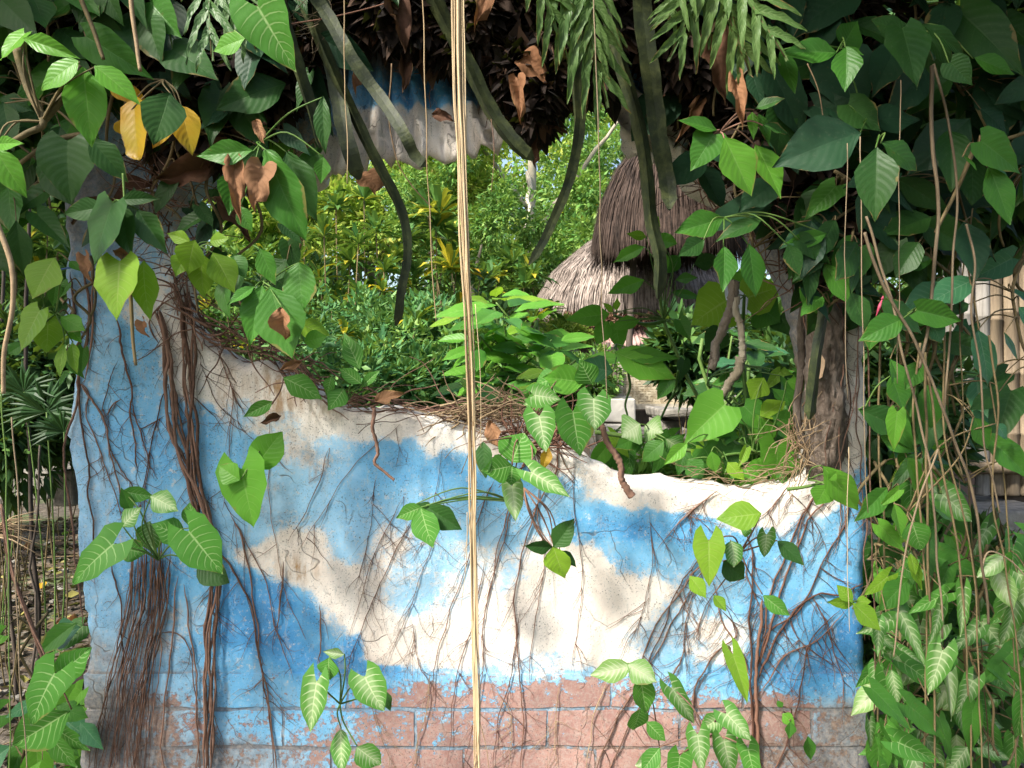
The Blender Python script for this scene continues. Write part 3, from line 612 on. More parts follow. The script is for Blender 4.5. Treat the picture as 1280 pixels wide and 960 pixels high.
plant('climbing_vine','lime trifoliate leaves hanging below pale green ones at right','vine',1.45,(1135,640),
 [(1118,630,1128,672,28,'l','B'),(1140,652,1152,690,36,'o','F'),(1135,695,1158,738,18,'l','Y'),(1138,692,1146,720,12,'l','Y'),(1218,522,1236,562,28,'l','M'),(1245,530,1262,548,20,'l','T')],VG,OLIVE)
# hut-side shrub branch in the opening
plant('leafy_branch','bright leafy branch hanging before the thatched roof','branch',2.3,(830,400),
 [(815,292,822,270,12,'l','Y'),(808,296,784,292,12,'l','Y'),(818,300,846,304,22,'o','B'),(806,308,766,326,18,'l','B'),(826,312,828,345,18,'l','B'),(805,350,760,366,26,'l','B'),(800,400,762,408,20,'l','B'),(762,392,708,400,28,'l','B'),(766,390,755,378,10,'l','Y'),(770,388,772,372,10,'l','Y'),
  (760,402,746,430,24,'o','B'),(770,406,776,440,28,'h','B'),(850,320,830,340,20,'l','M'),(845,350,872,345,14,'l','M'),(850,400,862,425,20,'h','M'),(840,365,878,372,16,'l','M'),(868,330,900,322,20,'l','D'),(855,450,850,478,20,'h','D')],
 None,GRST,.004,[((875,500),(850,450),(830,400),(822,340),(818,290)),((830,400),(800,404),(765,395))])
# ------------------------------------------------------------------ random masses of climbers filling the dark surroundings
def fill(label, poly, n, mats, Y0, Y1, size, name='climbing_vine', cat='vine', kinds='lho', stem=OLIVE, down=1.0, group=VG, stems=3):
    xs = [p[0] for p in poly]; ys = [p[1] for p in poly]
    cx, cy = sum(xs) / len(xs), sum(ys) / len(ys); Ym = (Y0 + Y1) / 2
    root = empty(name, P(cx, cy, Ym), label, cat, group); mb = MB(); k = 0; tries = 0
    hubs = []
    for i in range(stems):
        hx = R(min(xs), max(xs)); hy0 = min(ys) - 10; hy1 = R(cy, max(ys)); pts_ = [P(hx + R(-25, 25), hy0 + (hy1 - hy0) * t / 4, Ym + R(-.03, .05)) for t in range(5)]
        sp_ = wig(spline(pts_), .02); mb.tube(sp_, .004, .0025, 5); hubs += sp_
    while k < n and tries < n * 20:
        tries += 1; x, y = R(min(xs), max(xs)), R(min(ys), max(ys))
        if not inside(x, y, poly): continue
        Y = R(Y0, Y1); s = R(*size); a = R(-1.25, 1.25) * down; 
        B = P(x, y - s * .4, Y); T = B + Vector((math.sin(a), R(-.45, .15), -math.cos(a))) * (s / F * Y)
        leaf_obj(root, B, T, s / F * Y * R(.42, .68), rng.choice(kinds), rng.choice(mats), Vector((R(-.6, .6), -1, R(-.1, .9))))
        h = min(hubs, key=lambda q: (q - B).length_squared)
        if (h - B).length < .22: mb.tube(spline([h, h.lerp(B, .5) + Vector((R(-.01, .01), 0, .015)), B], 4), .0018, .0012, 4)
        k += 1
    mb.build('stem', stem, root); return root
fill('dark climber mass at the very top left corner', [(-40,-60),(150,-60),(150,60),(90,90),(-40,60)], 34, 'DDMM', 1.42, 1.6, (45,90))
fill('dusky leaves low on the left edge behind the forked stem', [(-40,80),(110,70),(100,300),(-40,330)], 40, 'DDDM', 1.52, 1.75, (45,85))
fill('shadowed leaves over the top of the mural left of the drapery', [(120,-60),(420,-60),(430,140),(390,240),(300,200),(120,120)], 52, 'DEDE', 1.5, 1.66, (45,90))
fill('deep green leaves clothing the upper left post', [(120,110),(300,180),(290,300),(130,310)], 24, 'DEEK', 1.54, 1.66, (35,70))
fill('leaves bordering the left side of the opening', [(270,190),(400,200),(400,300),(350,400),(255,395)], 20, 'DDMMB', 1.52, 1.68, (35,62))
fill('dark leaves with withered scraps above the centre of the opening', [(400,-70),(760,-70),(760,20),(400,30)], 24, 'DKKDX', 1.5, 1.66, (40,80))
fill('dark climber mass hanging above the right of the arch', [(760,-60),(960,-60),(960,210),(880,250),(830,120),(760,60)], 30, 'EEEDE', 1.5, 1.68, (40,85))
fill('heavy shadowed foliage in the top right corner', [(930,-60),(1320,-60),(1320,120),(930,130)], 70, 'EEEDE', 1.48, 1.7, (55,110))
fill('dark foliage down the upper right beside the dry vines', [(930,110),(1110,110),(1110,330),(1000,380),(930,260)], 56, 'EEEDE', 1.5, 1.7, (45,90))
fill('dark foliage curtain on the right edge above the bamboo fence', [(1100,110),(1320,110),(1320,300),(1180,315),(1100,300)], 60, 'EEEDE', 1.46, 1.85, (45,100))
fill('leafy drape over the top of the right post', [(1005,330),(1200,290),(1185,400),(1100,470),(1085,400)], 32, 'DDMM', 1.5, 1.7, (35,75))
fill('loose green leaves on the hanging vines in front of the fence', [(1095,440),(1180,380),(1290,500),(1290,600),(1100,640)], 26, 'MMDTB', 1.45, 1.85, (32,75), stems=7)
fill('leaves on the vines in front of the bleached fence poles', [(1190,320),(1300,320),(1300,520),(1190,500)], 13, 'DDMT', 1.45, 1.8, (36,70))
fill('yellowish and green leaves trailing beside the mural edge', [(1090,590),(1200,600),(1190,760),(1095,770)], 34, 'MFBYD', 1.5, 1.8, (28,60), kinds='alh', stems=6)
fill('white-veined arrowhead thicket filling the lower right corner', [(1090,740),(1180,700),(1300,690),(1300,990),(1085,990)], 150, 'VVPVFM', 1.4, 1.95, (34,66), kinds='aaoh', stems=9)
fill('green arrowhead thicket behind the lower right corner', [(1090,690),(1300,640),(1300,1000),(1090,1000)], 60, 'MDFV', 1.9, 2.3, (40,70), kinds='aah', stems=5)
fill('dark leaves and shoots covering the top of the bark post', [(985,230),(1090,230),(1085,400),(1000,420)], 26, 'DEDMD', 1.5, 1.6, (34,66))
fill('small dark leaves hugging the left edge of the mural', [(60,330),(110,330),(115,480),(70,470)], 9, 'DM', 1.55, 1.66, (22,38))
fill('mixed leaves with buds at the lower left below the arrowheads', [(-20,780),(105,790),(110,990),(-20,990)], 30, 'MBFT', 1.6, 2.1, (35,70), kinds='lha')
# bare rim greenery in the opening
fill('small arrowhead leaves lining the low right rim', [(850,570),(1005,560),(1000,606),(880,600)], 26, 'BMFYM', 1.72, 1.86, (24,44), kinds='ahl', stem=GRST)
fill('leafy growth rising behind the low right rim of the opening', [(735,560),(790,578),(1000,590),(1010,480),(960,470),(905,520),(850,562),(790,560)], 64, 'BMMDFY', 1.88, 2.35, (26,58), kinds='lha', stem=GRST)

# lobed basket-fern fronds
def frond_mesh(mat, seed, nl=6):
    """deeply lobed frond: finger lobes leaving a winged midrib"""
    rr = random.Random(seed); V = []; uv = []; fs = []
    def strip(path, width, v0):
        o = len(V); n = len(path)
        for i, (x, y) in enumerate(path):
            x1, y1 = path[min(i + 1, n - 1)]; x0, y0 = path[max(i - 1, 0)]; tx, ty = x1 - x0, y1 - y0; q = math.hypot(tx, ty) or 1; nx_, ny_ = -ty / q, tx / q; w = width[i]
            for u in (-1, -.5, 0, .5, 1):
                X = x + nx_ * u * w; Y_ = y + ny_ * u * w
                V.append((X, Y_, -.28 * Y_ * Y_ + .25 * abs(X) - .55 * X * X + .018 * math.sin(i * 1.7 + u * 3 + v0 * 20) + .5 * abs(u) * w)); uv.append((u * .5 + .5, i / (n - 1)))
        for i in range(n - 1):
            for k in range(4): a = o + i * 5 + k; fs.append((a, a + 1, a + 6, a + 5))
    strip([(.01 * math.sin(i), i / 12) for i in range(13)], [.05 * (1 - .6 * i / 12) for i in range(13)], 0)
    for k in range(nl):
        for sd in (-1, 1):
            v = .06 + .86 * k / nl + (.03 if sd > 0 else 0); L = .62 * (math.sin(math.pi * min(1, (v * .82 + .2))) ** .7) * rr.uniform(.85, 1.1); a = rr.uniform(.75, .95) - .25 * v
            p = []; wd = []
            for i in range(10):
                t = i / 9; p.append((sd * math.sin(a) * L * t, v + math.cos(a) * L * t * .9 + .05 * t * t)); wd.append((.048 * (1 - t ** 2.6) ** .7 * (1 + .12 * math.sin(i * 2.3 + k)) + .002) * (1.25 - .4 * v))
            strip(p, wd, v + sd)
    me = bpy.data.meshes.new('frond'); me.from_pydata(V, [], fs); ul = me.uv_layers.new(name='UVMap')
    for l in me.loops: ul.data[l.index].uv = uv[l.vertex_index]
    me.polygons.foreach_set('use_smooth', [True] * len(me.polygons)); me.materials.append(mat); return me
FERN = leaf_mat('fern_frond', (.075, .155, .042), (.12, .21, .06), (.26, .33, .14), .5, 9, trans=.3, spots=.7, spotc=(.20, .22, .06))
FERND = leaf_mat('fern_frond_dark', (.06, .13, .045), (.09, .17, .06), (.15, .2, .1), .4, 9, trans=.2, spots=.6)
def fern(label, Y, node, fr, mat):
    root = empty('basket_fern', P(*node, Y), label, 'fern', 'lobed ferns hanging from the top edge'); mb = MB()
    for i, (bx, by, tx, ty, w) in enumerate(fr):
        B, T = P(bx, by, Y + R(-.02, .02)), P(tx, ty, Y - R(0, .06)); y = T - B; L = y.length; y /= L
        n = Vector((R(-.35, .35), -1, R(0, .3))); n -= y * n.dot(y); n.normalize(); x = y.cross(n); w = w / F * Y
        o = link('frond', frond_mesh(mat, i + len(label), 4 if L < .2 else 5), root); o.matrix_basis = Matrix(((x.x * w, y.x * L, n.x * L * .7, B.x), (x.y * w, y.y * L, n.y * L * .7, B.y), (x.z * w, y.z * L, n.z * L * .7, B.z), (0, 0, 0, 1)))
        mb.tube([B + y * L * t - n * .002 - n * (.25 * t * t) * L * .7 for t in (0, .25, .5, .75, .96)], .003, .0012, 5)
    mb.build('frond_rib', OLIVE, root)
fern('pale green lobed fern fronds hanging in the top centre', 1.36, (700,-30), [(690,-60,770,116,110),(735,-60,748,76,80),(660,-50,716,70,80)], FERN)
fern('splayed lobed fern frond at the top, right of centre', 1.34, (885,-20), [(885,-50,846,64,95),(880,-50,944,84,110),(905,-40,985,60,90),(870,-50,828,30,70)], FERN)
fern('small lobed fern at the top left beside the arrowhead leaf', 1.34, (265,-15), [(262,-50,252,56,85),(280,-45,312,50,80)], FERND)

# withered leaves
DL = 'withered leaves caught in the climbers'
def dead(label, Y, Lf, mat='X', mesh='h'):
    root = None
    bx, by, tx, ty, w = Lf; B = P(bx, by, Y); T = P(tx, ty, Y - .02)
    o = leaf_obj(None, B, T, w / F * Y, mesh, mat, name='dead_leaf'); tag(o, label, 'leaf', DL); return o
dead('narrow curled brown leaf hanging before the long green leaf', 1.33, (292,206,299,268,30))
dead('broad crumpled brown leaf beside the long yellow-tipped leaf', 1.32, (330,208,312,258,52))
dead('brown curled leaf hanging point down in front of the dark drapery', 1.5, (648,98,650,148,24))
dead('tan crumpled leaf under the rim of the drapery top', 1.52, (655,72,684,96,40))
dead('dark brown bunch of withered fern below the splayed frond', 1.42, (892,50,905,118,52), 'K')
dead('orange-brown curled leaf tip hanging right of the splayed fern', 1.38, (918,100,932,150,26))
dead('pale beige folded dead leaf on the rim by the straw strand', 1.55, (612,526,622,560,26), 'X', 'l')
dead('small red-brown leaf lying on the rim by the bare twig', 1.62, (470,502,500,488,20), 'X', 'o')
dead('small curled brown leaf stuck to the wall top at the left', 1.58, (178,402,180,420,20))
dead('brown curled leaf caught in the roots over the left post', 1.5, (105,320,108,350,22), 'X')
dead('dark winged dead leaf silhouetted in the arch', 1.62, (668,150,708,160,30), 'K', 'a')
dead('dark shrivelled leaf hanging below the arch edge', 1.6, (666,170,668,208,22), 'K')
dead('brown withered tuft hanging by the lip of the drapery', 1.62, (462,214,470,238,44), 'X')
dead('folded brown leaf on the ochre-stained rim', 1.62, (376,452,350,462,16), 'X', 'l')
dead('dark red-brown leaf scrap on the wall left of the grey streak', 1.66, (352,520,326,528,16), 'K', 'l')
dead('brown leaf scrap low on the drapery folds', 1.56, (540,142,566,148,18), 'K', 'l')
dead('yellow-brown dead leaf at the foot of the rim roots', 1.56, (686,560,678,588,14), 'G', 'l')
for (x, y), lab in zip([(420,30),(470,20),(505,70),(590,40),(615,80),(560,10),(640,20),(690,60),(800,30),(770,90),(830,120),(300,120),(380,60),(450,80),(720,20),(530,45),(870,130)],
  ['above the top of the slanting olive stem', 'right of the thread at the left end of the drapery', 'just left of the straw strand over the blue paint', 'touching the right side of the straw strand near the top', 'on the dark curving stem above the arch', 'behind the straw strand at the very top', 'beside the first hanging fern', 'under the tip of the first hanging fern', 'between the two hanging ferns',
   'on the plaster scrap right of the arch', 'below the splayed fern, over the broad stem', 'in the dark above the long yellow-tipped leaf', 'left of the slanting olive stem', 'at the foot of the tangle on the blue paint', 'behind the first hanging fern near the frame top', 'midway between thread and straw strand in the tangle', 'low in the shade right of the broad stem']):
    a = R(-.8, .8); sz = R(26, 52)
    o = leaf_obj(None, P(x, y, 1.6), P(x + sz * math.sin(a), y + sz * math.cos(a), 1.57), sz * .5 / F * 1.6, rng.choice('hlo'), rng.choice('KKKX')); o.name = 'dead_leaf'
    tag(o, 'dry brown leaf ' + lab, 'leaf', 'dry leaves in the dark tangle overhead')
r = empty('creeper_runner', P(412,20,1.5), 'thin reddish runner stretched across the top left of the opening', 'vine'); b = MB()
b.tube(wig(spline([P(340,36,1.45), P(412,22,1.48), P(470,8,1.5), P(520,-10,1.5)]), .004), .0016, .0012, 5); b.build('stem', ROOTRED, r)

# ------------------------------------------------------------------ hanging cactus stems (flat, angled)
CG = 'flat cactus stems hanging around the opening'
def cactus(label, Y, pts_, w0, w1, dark=0):
    c = [P(a, b, Y + R(-.015, .015)) for a, b in pts_]; s = wig(spline(c, 8), .006); b = MB(); n = len(s)
    for i, p in enumerate(s):
        t = (s[min(i + 1, n - 1)] - s[max(i - 1, 0)]).normalized(); a = t.cross(Vector((0, 1, 0))).normalized(); nrm = t.cross(a)
        w = (w0 + (w1 - w0) * i / n) / F * Y * (1 + .05 * math.sin(i * 1.3)) * .5
        if i > n - 4: w *= (n - i) / 4.5
        for k in range(6):
            q = k * math.pi / 3 + i * .012 + pts_[0][0]; rad = w * .92 if k % 2 == 0 else w * .38
            b.v.append(p + a * math.cos(q) * rad + nrm * math.sin(q) * rad); b.r.append(.3)
    for i in range(n - 1):
        for k in range(6): b.f.append((i * 6 + k, i * 6 + (k + 1) % 6, i * 6 + 6 + (k + 1) % 6, i * 6 + 6 + k))
    o = b.build('cactus_stem', CACT, None, False); tag(o, label, 'cactus', CG)
g = G('cactus_rind'); nz = g.noise(g.obj(), 30, 6, .7); c = g.ramp(nz, [(.3, (.010, .016, .008)), (.5, (.026, .036, .012)), (.66, (.065, .078, .025)), (.8, (.15, .14, .08))])
CACT = g.surf(c, .6, g.bump(nz, .6, .004), spec=.4)
cactus('olive stem slanting down over the blue top of the drapery', 1.46, [(375,-30),(400,10),(432,60),(470,115),(505,165),(520,195),(535,208)], 24, 16)
cactus('long dark stem curving down behind the straw strand to the arch', 1.52, [(540,-10),(580,70),(612,135),(640,175),(668,200)], 26, 22)
cactus('thick dark stem crossing the arch and slanting down to the left', 1.5, [(716,-20),(720,40),(722,92),(722,160),(708,230),(685,290),(660,332)], 27, 12)
cactus('narrow stem curving down in front of the yellow crotons', 1.5, [(370,-30),(382,10),(405,60),(445,150),(478,215),(498,265),(508,320),(500,370),(494,408)], 20, 14)
cactus('stem hanging over the thatched roof, lit green at its tip', 1.5, [(745,-30),(770,50),(800,170),(815,270),(824,320),(822,372)], 22, 20)
cactus('broad stem at the right of the plaster scraps', 1.5, [(796,-30),(806,60),(818,150),(830,220),(838,262)], 36, 24)
cactus('short stem end left of the drapery lip', 1.5, [(398,-20),(408,50),(420,120),(436,180),(448,225)], 28, 24)
cactus('stem hanging beside the long leaf at left of the opening', 1.46, [(345,-20),(355,30),(372,80),(392,140),(402,186)], 24, 16)
cactus('green flat stem pressed on the bark of the right post', 1.56, [(1030,380),(1022,440),(1016,490),(1012,525)], 16, 18)

# ------------------------------------------------------------------ straw strand and thin hanging roots
st = empty('straw_strand', P(572, -40, 1.15), 'long strand of dry straw fibres hanging down the middle of the view', 'straw rope')
base = [(570,-420),(573,60),(577,180),(582,330),(588,470),(591,600),(592,720),(595,860),(598,1000)]
for i in range(9):
    o_ = (i - 4) * 2.7; mbx = MB(); q = []
    for k, (a, b_) in enumerate(base):
        tt = k / 8; sq = (1.0 - .62 * tt); q.append(P(a + o_ * sq * .62 + R(-1.1, 1.1), b_, 1.15 + R(-.003, .003)))
    mbx.tube(wig(spline(q, 8), .0022, 9, .6), .0017 * R(.6, 1.3), .0011, 5, flat=.5); mbx.build('straw_fibre', STRAW, st)
for (a, y0, b_, y1) in [(594,380,601,560),(584,640,576,760),(599,900,612,975),(598,900,588,980),(592,560,580,700)]:
    mbx = MB(); mbx.tube(spline([P(a, y0, 1.15), P((a + b_) / 2 + 3, (y0 + y1) / 2, 1.145), P(b_, y1, 1.15)], 6), .0006, .0004, 4)
    mbx.build('loose_fibre', STRAW, st)
HG = 'thin roots and threads hanging from above'
def hang(label, Y, pts_, r=.0012, mat=DRYST, leafy=0, name='hanging_root', cat='root', group=HG):
    b = MB(); b.tube(wig(spline([P(a, c, Y) for a, c in pts_], 8), .004, 12), r * 1.1, r * .8, 5); o = b.build(name, mat); tag(o, label, cat, group); return o
hang('pale thread falling past the left end of the drapery', 1.3, [(430,-20),(431,120),(434,230)], .0009, STRAW)
hang('long thin thread between drapery and straw strand', 1.3, [(528,-20),(533,150),(540,320),(545,400)], .0010, STRAW)
hang('thin thread hanging right of the arch down to the woven panel', 1.3, [(742,-20),(748,200),(753,400),(759,500)], .0011, DRYST)
hang('fine dark thread left of the arch', 1.45, [(614,150),(617,200),(615,240)], .0007, ROOT)
hang('brown wavy root before the drapery folds', 1.5, [(490,80),(486,150),(498,205),(540,260)], .0014, ROOTP)
hang('thick cut brown root end at the far left edge', 1.2, [(-4,280),(14,330),(16,380),(6,440),(4,492)], .0042, ROOTP)
hang('thin green stem below the cut root at far left', 1.25, [(2,480),(8,640),(12,800),(12,980)], .0012, GRST)
hang('tan thread near the far left edge', 1.3, [(14,520),(22,640),(20,740),(34,980)], .0012, DRYST)
hang('dark leaning stalk in front of the leaf litter', 1.34, [(0,630),(24,740),(66,848)], .0020, ROOT)
hang('thin root hanging left of the bark post', 1.36, [(1059,180),(1056,340),(1058,500)], .0009, DRYST)
hang('fine root in front of the bark post', 1.36, [(1075,170),(1078,420),(1084,640)], .0010, DRYST)
hang('long straight thread right of the bark post', 1.36, [(1126,100),(1124,300),(1122,480)], .0009, DRYST)
hang('pale thread dropping in front of the blue right edge', 1.4, [(1060,560),(1060,700),(1061,790)], .0007, STRAW)
hang('thin curved twig from the dark to the pointed leaf', 1.4, [(1010,80),(1022,110),(1030,150)], .0012, ROOTP)
hang('reddish aerial root at the upper left between leaves', 1.36, [(163,-10),(168,40),(176,88)], .0040, ROOTP)
hang('thick olive stem descending behind the forked plant', 1.4, [(98,-10),(118,40),(130,74)], .0042, OLIVE)
hang('slender green petiole under the small heart leaf', 1.4, [(154,218),(154,250)], .0024, GRST)
# dry rope-like vines at the right
RG = 'dry vines trailing down the right side'
def rv(label, pts_, r, Y, mat=DRYST): return hang(label, Y, pts_, r * .68, mat, name='hanging_vine', cat='vine', group=RG)
rv('thick tan vine hanging in front of the dark foliage', [(1164,82),(1166,180),(1172,260),(1164,380),(1150,460)], .0052, 1.36)
rv('tan vine curving out behind the thick one', [(1168,80),(1185,150),(1196,230),(1192,330),(1188,420),(1180,520)], .0034, 1.38)
rv('long arched dry vine sweeping from the bark post to the lower right', [(1080,290),(1100,350),(1140,420),(1162,470),(1190,540),(1216,620),(1230,720),(1236,780)], .0042, 1.34)
rv('arched vine leaning from the dark down to mid right', [(1082,270),(1110,360),(1128,440),(1148,520),(1165,600),(1172,700),(1180,800)], .0036, 1.42)
rv('pale whip bending in front of the fence', [(1208,280),(1218,330),(1214,400),(1226,470),(1232,560),(1250,640)], .0030, 1.36)
rv('brown vine in the dense bundle, straight', [(1156,440),(1158,560),(1160,700),(1166,830),(1170,980)], .0036, 1.44, OLIVE)
rv('brown vine in the dense bundle, leaning left', [(1150,430),(1142,520),(1150,640),(1158,760),(1156,980)], .0032, 1.46, OLIVE)
rv('brown vine in the dense bundle, leaning right', [(1160,470),(1176,580),(1196,680),(1208,800),(1215,980)], .0032, 1.42, OLIVE)
rv('thin vine crossing the white-veined leaf', [(1182,400),(1180,520),(1192,600),(1216,700),(1222,820),(1228,980)], .0026, 1.40, OLIVE)
rv('slim vine at the far right, before the stone seat', [(1236,420),(1248,520),(1240,620),(1258,720),(1276,860),(1284,980)], .0028, 1.40, OLIVE)
rv('slender vine near the right frame', [(1204,300),(1226,420),(1250,560),(1262,700),(1268,860),(1270,980)], .0024, 1.5, OLIVE)
rv('dark vine beside the edge of the mural', [(1100,420),(1098,560),(1106,680),(1100,800),(1098,980)], .0034, 1.58, OLIVE)
rv('light vine bending left at mid height', [(1172,560),(1150,620),(1134,680),(1122,760),(1116,820)], .0026, 1.38)
rv('thin dark vine along the mural edge', [(1088,300),(1086,460),(1088,640),(1094,800),(1090,980)], .0026, 1.60, ROOT)
rv('thin vine looping at the right frame', [(1225,720),(1235,690),(1262,700),(1290,730)], .0024, 1.4, DRYST)
rv('thin upright vine between fence and bundle', [(1216,260),(1200,380),(1204,500),(1212,620),(1222,760),(1240,980)], .0022, 1.55, OLIVE)
# dead branches in the opening
def branch(label, Y, tubes, mat, cat='branch'):
    root = empty('dead_branch', P(*tubes[0][0][0], Y), label, cat); 
    for pts_, r0, r1 in tubes:
        b = MB(); b.tube(wig(spline([P(a, c, Y) for a, c in pts_], 12), .010, 22), r0, r1, 10, .26); b.build('limb', mat, root)
branch('broken brown branch with a splintered end inside the opening', 1.9, [([(920,352),(912,385),(900,420),(888,462)], .014, .009), ([(892,438),(886,455),(884,470)], .004, .001)], BARK)
branch('peeled reddish branch bent sharply to the left, in the opening', 1.86, [([(918,370),(922,400),(926,428),(928,448)], .007, .009), ([(928,444),(918,472),(902,492),(890,502)], .012, .008)], BARKP)
branch('snapped twig pointing down over the pale rim', 1.60, [([(752,530),(762,556),(778,578),(777,600),(788,618)], .0055, .0075)], ROOT)
branch('crooked bare twig hanging over the rim, left of centre', 1.62, [([(470,508),(469,540),(474,566),(470,580),(480,592),(493,602)], .004, .0028)], ROOT)
# ------------------------------------------------------------------ roots on the wall
RT = 'roots and creeper stems clinging to the painted wall'
def wallY(x, y): return WY - relief(x, min(y, 990)) - (.004 if y > 836 else .002)
def wpath(c, off=0.0, wob=3.0, seg=7):
    s = spline([Vector((a, b, 0)) for a, b in c], seg); o = R(0, 99); out = []
    for q in s:
        x = q.x + wob * noise.noise(Vector((q.x * .03 + o, q.y * .03, 0))) + wob * .4 * noise.noise(Vector((q.x * .11 + o, q.y * .11, 5)))
        y = q.y + wob * .4 * noise.noise(Vector((q.x * .04, q.y * .04 + o, 9)))
        p = P(x, y); p.y = wallY(x, y) - off; out.append(p)
    return out
def px(p): return (p.x / p.y * F + 640, 480 - (p.z - CAMZ) / p.y * F)
def rootlets(b, path, n, ln=(14, 60), r=.0009, bias=0):
    for _ in range(n):
        p = path[int(R(.05, .95) * (len(path) - 1))]; x, y = p.x / WY * F + 640, 480 - (p.z - CAMZ) / WY * F
        a = R(-1.0, 1.0) + bias; L = R(*ln); cur = [(x, y)]; 
        for k in range(4): a += R(-.32, .32); x += math.sin(a) * L / 4; y += math.cos(a) * L / 4; cur.append((x, y))
        if any(inside(q[0], q[1], holp) or not inside(q[0], q[1], outp) for q in cur): continue
        w = wpath(cur, .001, 2, 3); b.tube(w, r * R(.8, 1.4), r * .4, 4)
        if R(0, 1) < .6:
            q = cur[2]; a2 = a + R(-1.2, 1.2); c2 = [q, (q[0] + math.sin(a2) * L * .25, q[1] + math.cos(a2) * L * .25), (q[0] + math.sin(a2 + .4) * L * .45, q[1] + math.cos(a2 + .4) * L * .45)]
            if all(inside(*z, outp) and not inside(*z, holp) for z in c2): b.tube(wpath(c2, .001, 2, 3), r * .8, r * .3, 3)
def rootplant(label, roots, nlets, mat=ROOT, ln=(14, 60), cat='root', let=None, r=.0009):
    x0, y0 = roots[0][0][0]; root = empty('clinging_root', P(x0, y0, WY - .01), label, cat, RT); lb = MB()
    tot = sum(len(q[0]) for q in roots)
    for c, r0, r1, *o in roots:
        b = MB(); off = r0 * .7 + (o[0] if o else 0); w = wpath(c, off, 3.5 if r0 > .002 else 3); b.tube(w, r0 * .72, r1 * .68, 6, .18, taper=True); b.build('root', mat, root)
        rootlets(lb, w, max(1, int(nlets * .75 * len(c) / tot)), ln, r * .8)
    if lb.v: tag(lb.build('rootlets', let or mat, root), kind='stuff')
def bundle(c0, n, spread0, spread1, r, off=0.0):
    """n strands braided round one course"""
    out = []
    for k in range(n):
        ph = R(0, 6.3); fr = R(.5, 1.2); out.append(([(x + math.sin(ph + i * fr) * (spread0 + (spread1 - spread0) * i / (len(c0) - 1)), y) for i, (x, y) in enumerate(c0)], r * R(.6, 1.3), r * R(.5, 1.0), off + R(0, .012)))
    return out
rootplant('twisted root trunk descending the white shoulder at the left of the mural',
  bundle([(196,388),(204,430),(212,480),(222,530),(240,580),(252,630),(262,680)], 6, 8, 9, .0052) +
  bundle([(232,360),(238,420),(240,480),(244,540),(248,600),(262,660),(272,720),(266,800),(266,880),(262,970)], 6, 7, 6, .0046) +
  [([(262,680),(290,710),(312,750),(324,810),(332,870),(345,965)], .0036, .0026), ([(268,720),(258,780),(256,850),(260,970)], .004, .003), ([(200,430),(190,400),(230,370),(300,400)], .003, .002)], 110, ROOT, (16, 70))
rootplant('tangled network of small roots over the shoulder below the left foliage',
  [([(236,400),(262,425),(300,438),(345,446),(380,470)], .003, .002, .01), ([(205,390),(250,410),(290,440)], .0028, .002, .015), ([(220,380),(270,400),(320,432),(360,440)], .0036, .002, .02),
   ([(270,430),(285,470),(292,500),(282,560)], .0018, .001), ([(250,450),(270,500),(300,530)], .0014, .001)], 70, ROOT, (18, 60))
rootplant('reddish root with a forked foot beside the blue left post',
  [([(147,396),(154,440),(164,480),(166,520),(170,560),(174,585)], .0038, .0022), ([(166,500),(176,540),(186,570),(184,600),(178,655)], .0022, .0016), ([(210,480),(196,520),(190,560),(180,610),(176,640)], .0022, .0016), ([(206,520),(180,535),(176,534)], .0020, .0012)], 44, ROOTRED, (12, 40))
rootplant('dark roots gripping the outer edge of the left post',
  [([(108,330),(112,400),(102,460),(98,500),(84,560),(90,640),(98,720),(108,780)], .0048, .003), ([(90,340),(96,400),(100,460),(102,520),(112,580),(114,640),(122,720)], .004, .0026), ([(118,340),(116,420),(106,480)], .004, .003),
   ([(100,480),(110,490),(112,520),(126,560),(140,600),(156,660)], .0022, .0016), ([(102,480),(116,500),(132,530),(138,560),(148,600),(160,650)], .004, .0022), ([(140,560),(150,580),(166,610),(168,640)], .0022, .0014), ([(126,520),(136,480),(146,450)], .002, .0012), ([(134,520),(140,506),(152,498)], .003, .002)], 90, ROOT, (12, 45))
rootplant('fan of many thin roots spreading to the bottom of the left post',
  [([(190 + 26 * q + R(-5, 5), 672 + R(-20, 30)), (186 + 24 * q + R(-5, 5), 760), (172 + 30 * q + R(-6, 6), 830), (160 + 34 * q + R(-6, 6), 900), (150 + 42 * q + R(-8, 8), 985)], .0016 * R(.4, 1.8), .0010, R(0, .012)) for q in [R(-1, 1) for _ in range(38)]] +
  [([(222,720),(216,800),(208,860),(204,930),(212,985)], .003, .002), ([(230,730),(238,790),(246,850),(248,910),(244,970)], .003, .002), ([(200,790),(232,800),(248,880),(250,985)], .002, .0016), ([(140,700),(150,740),(156,800),(150,860)], .0028, .002)], 60, ROOT, (14, 50))
rootplant('long dark stems running down the blue paint, left of the ochre stain',
  [([(290,640),(310,700),(320,760),(328,830),(338,890),(348,975)], .003, .002), ([(300,660),(330,720),(345,780),(366,850)], .0018, .0014), ([(340,510),(336,600),(346,680),(358,740),(375,780),(384,800)], .0012, .001), ([(412,560),(392,620),(360,680)], .0016, .001),
   ([(500,530),(440,585),(404,640),(372,690)], .0012, .0008), ([(355,700),(352,760),(345,785)], .004, .001), ([(306,640),(308,740),(326,820),(330,900)], .001, .0008), ([(400,755),(402,800),(398,830)], .003, .0015), ([(290,520),(284,600),(278,640)], .0012, .001)], 60, ROOT, (14, 55))
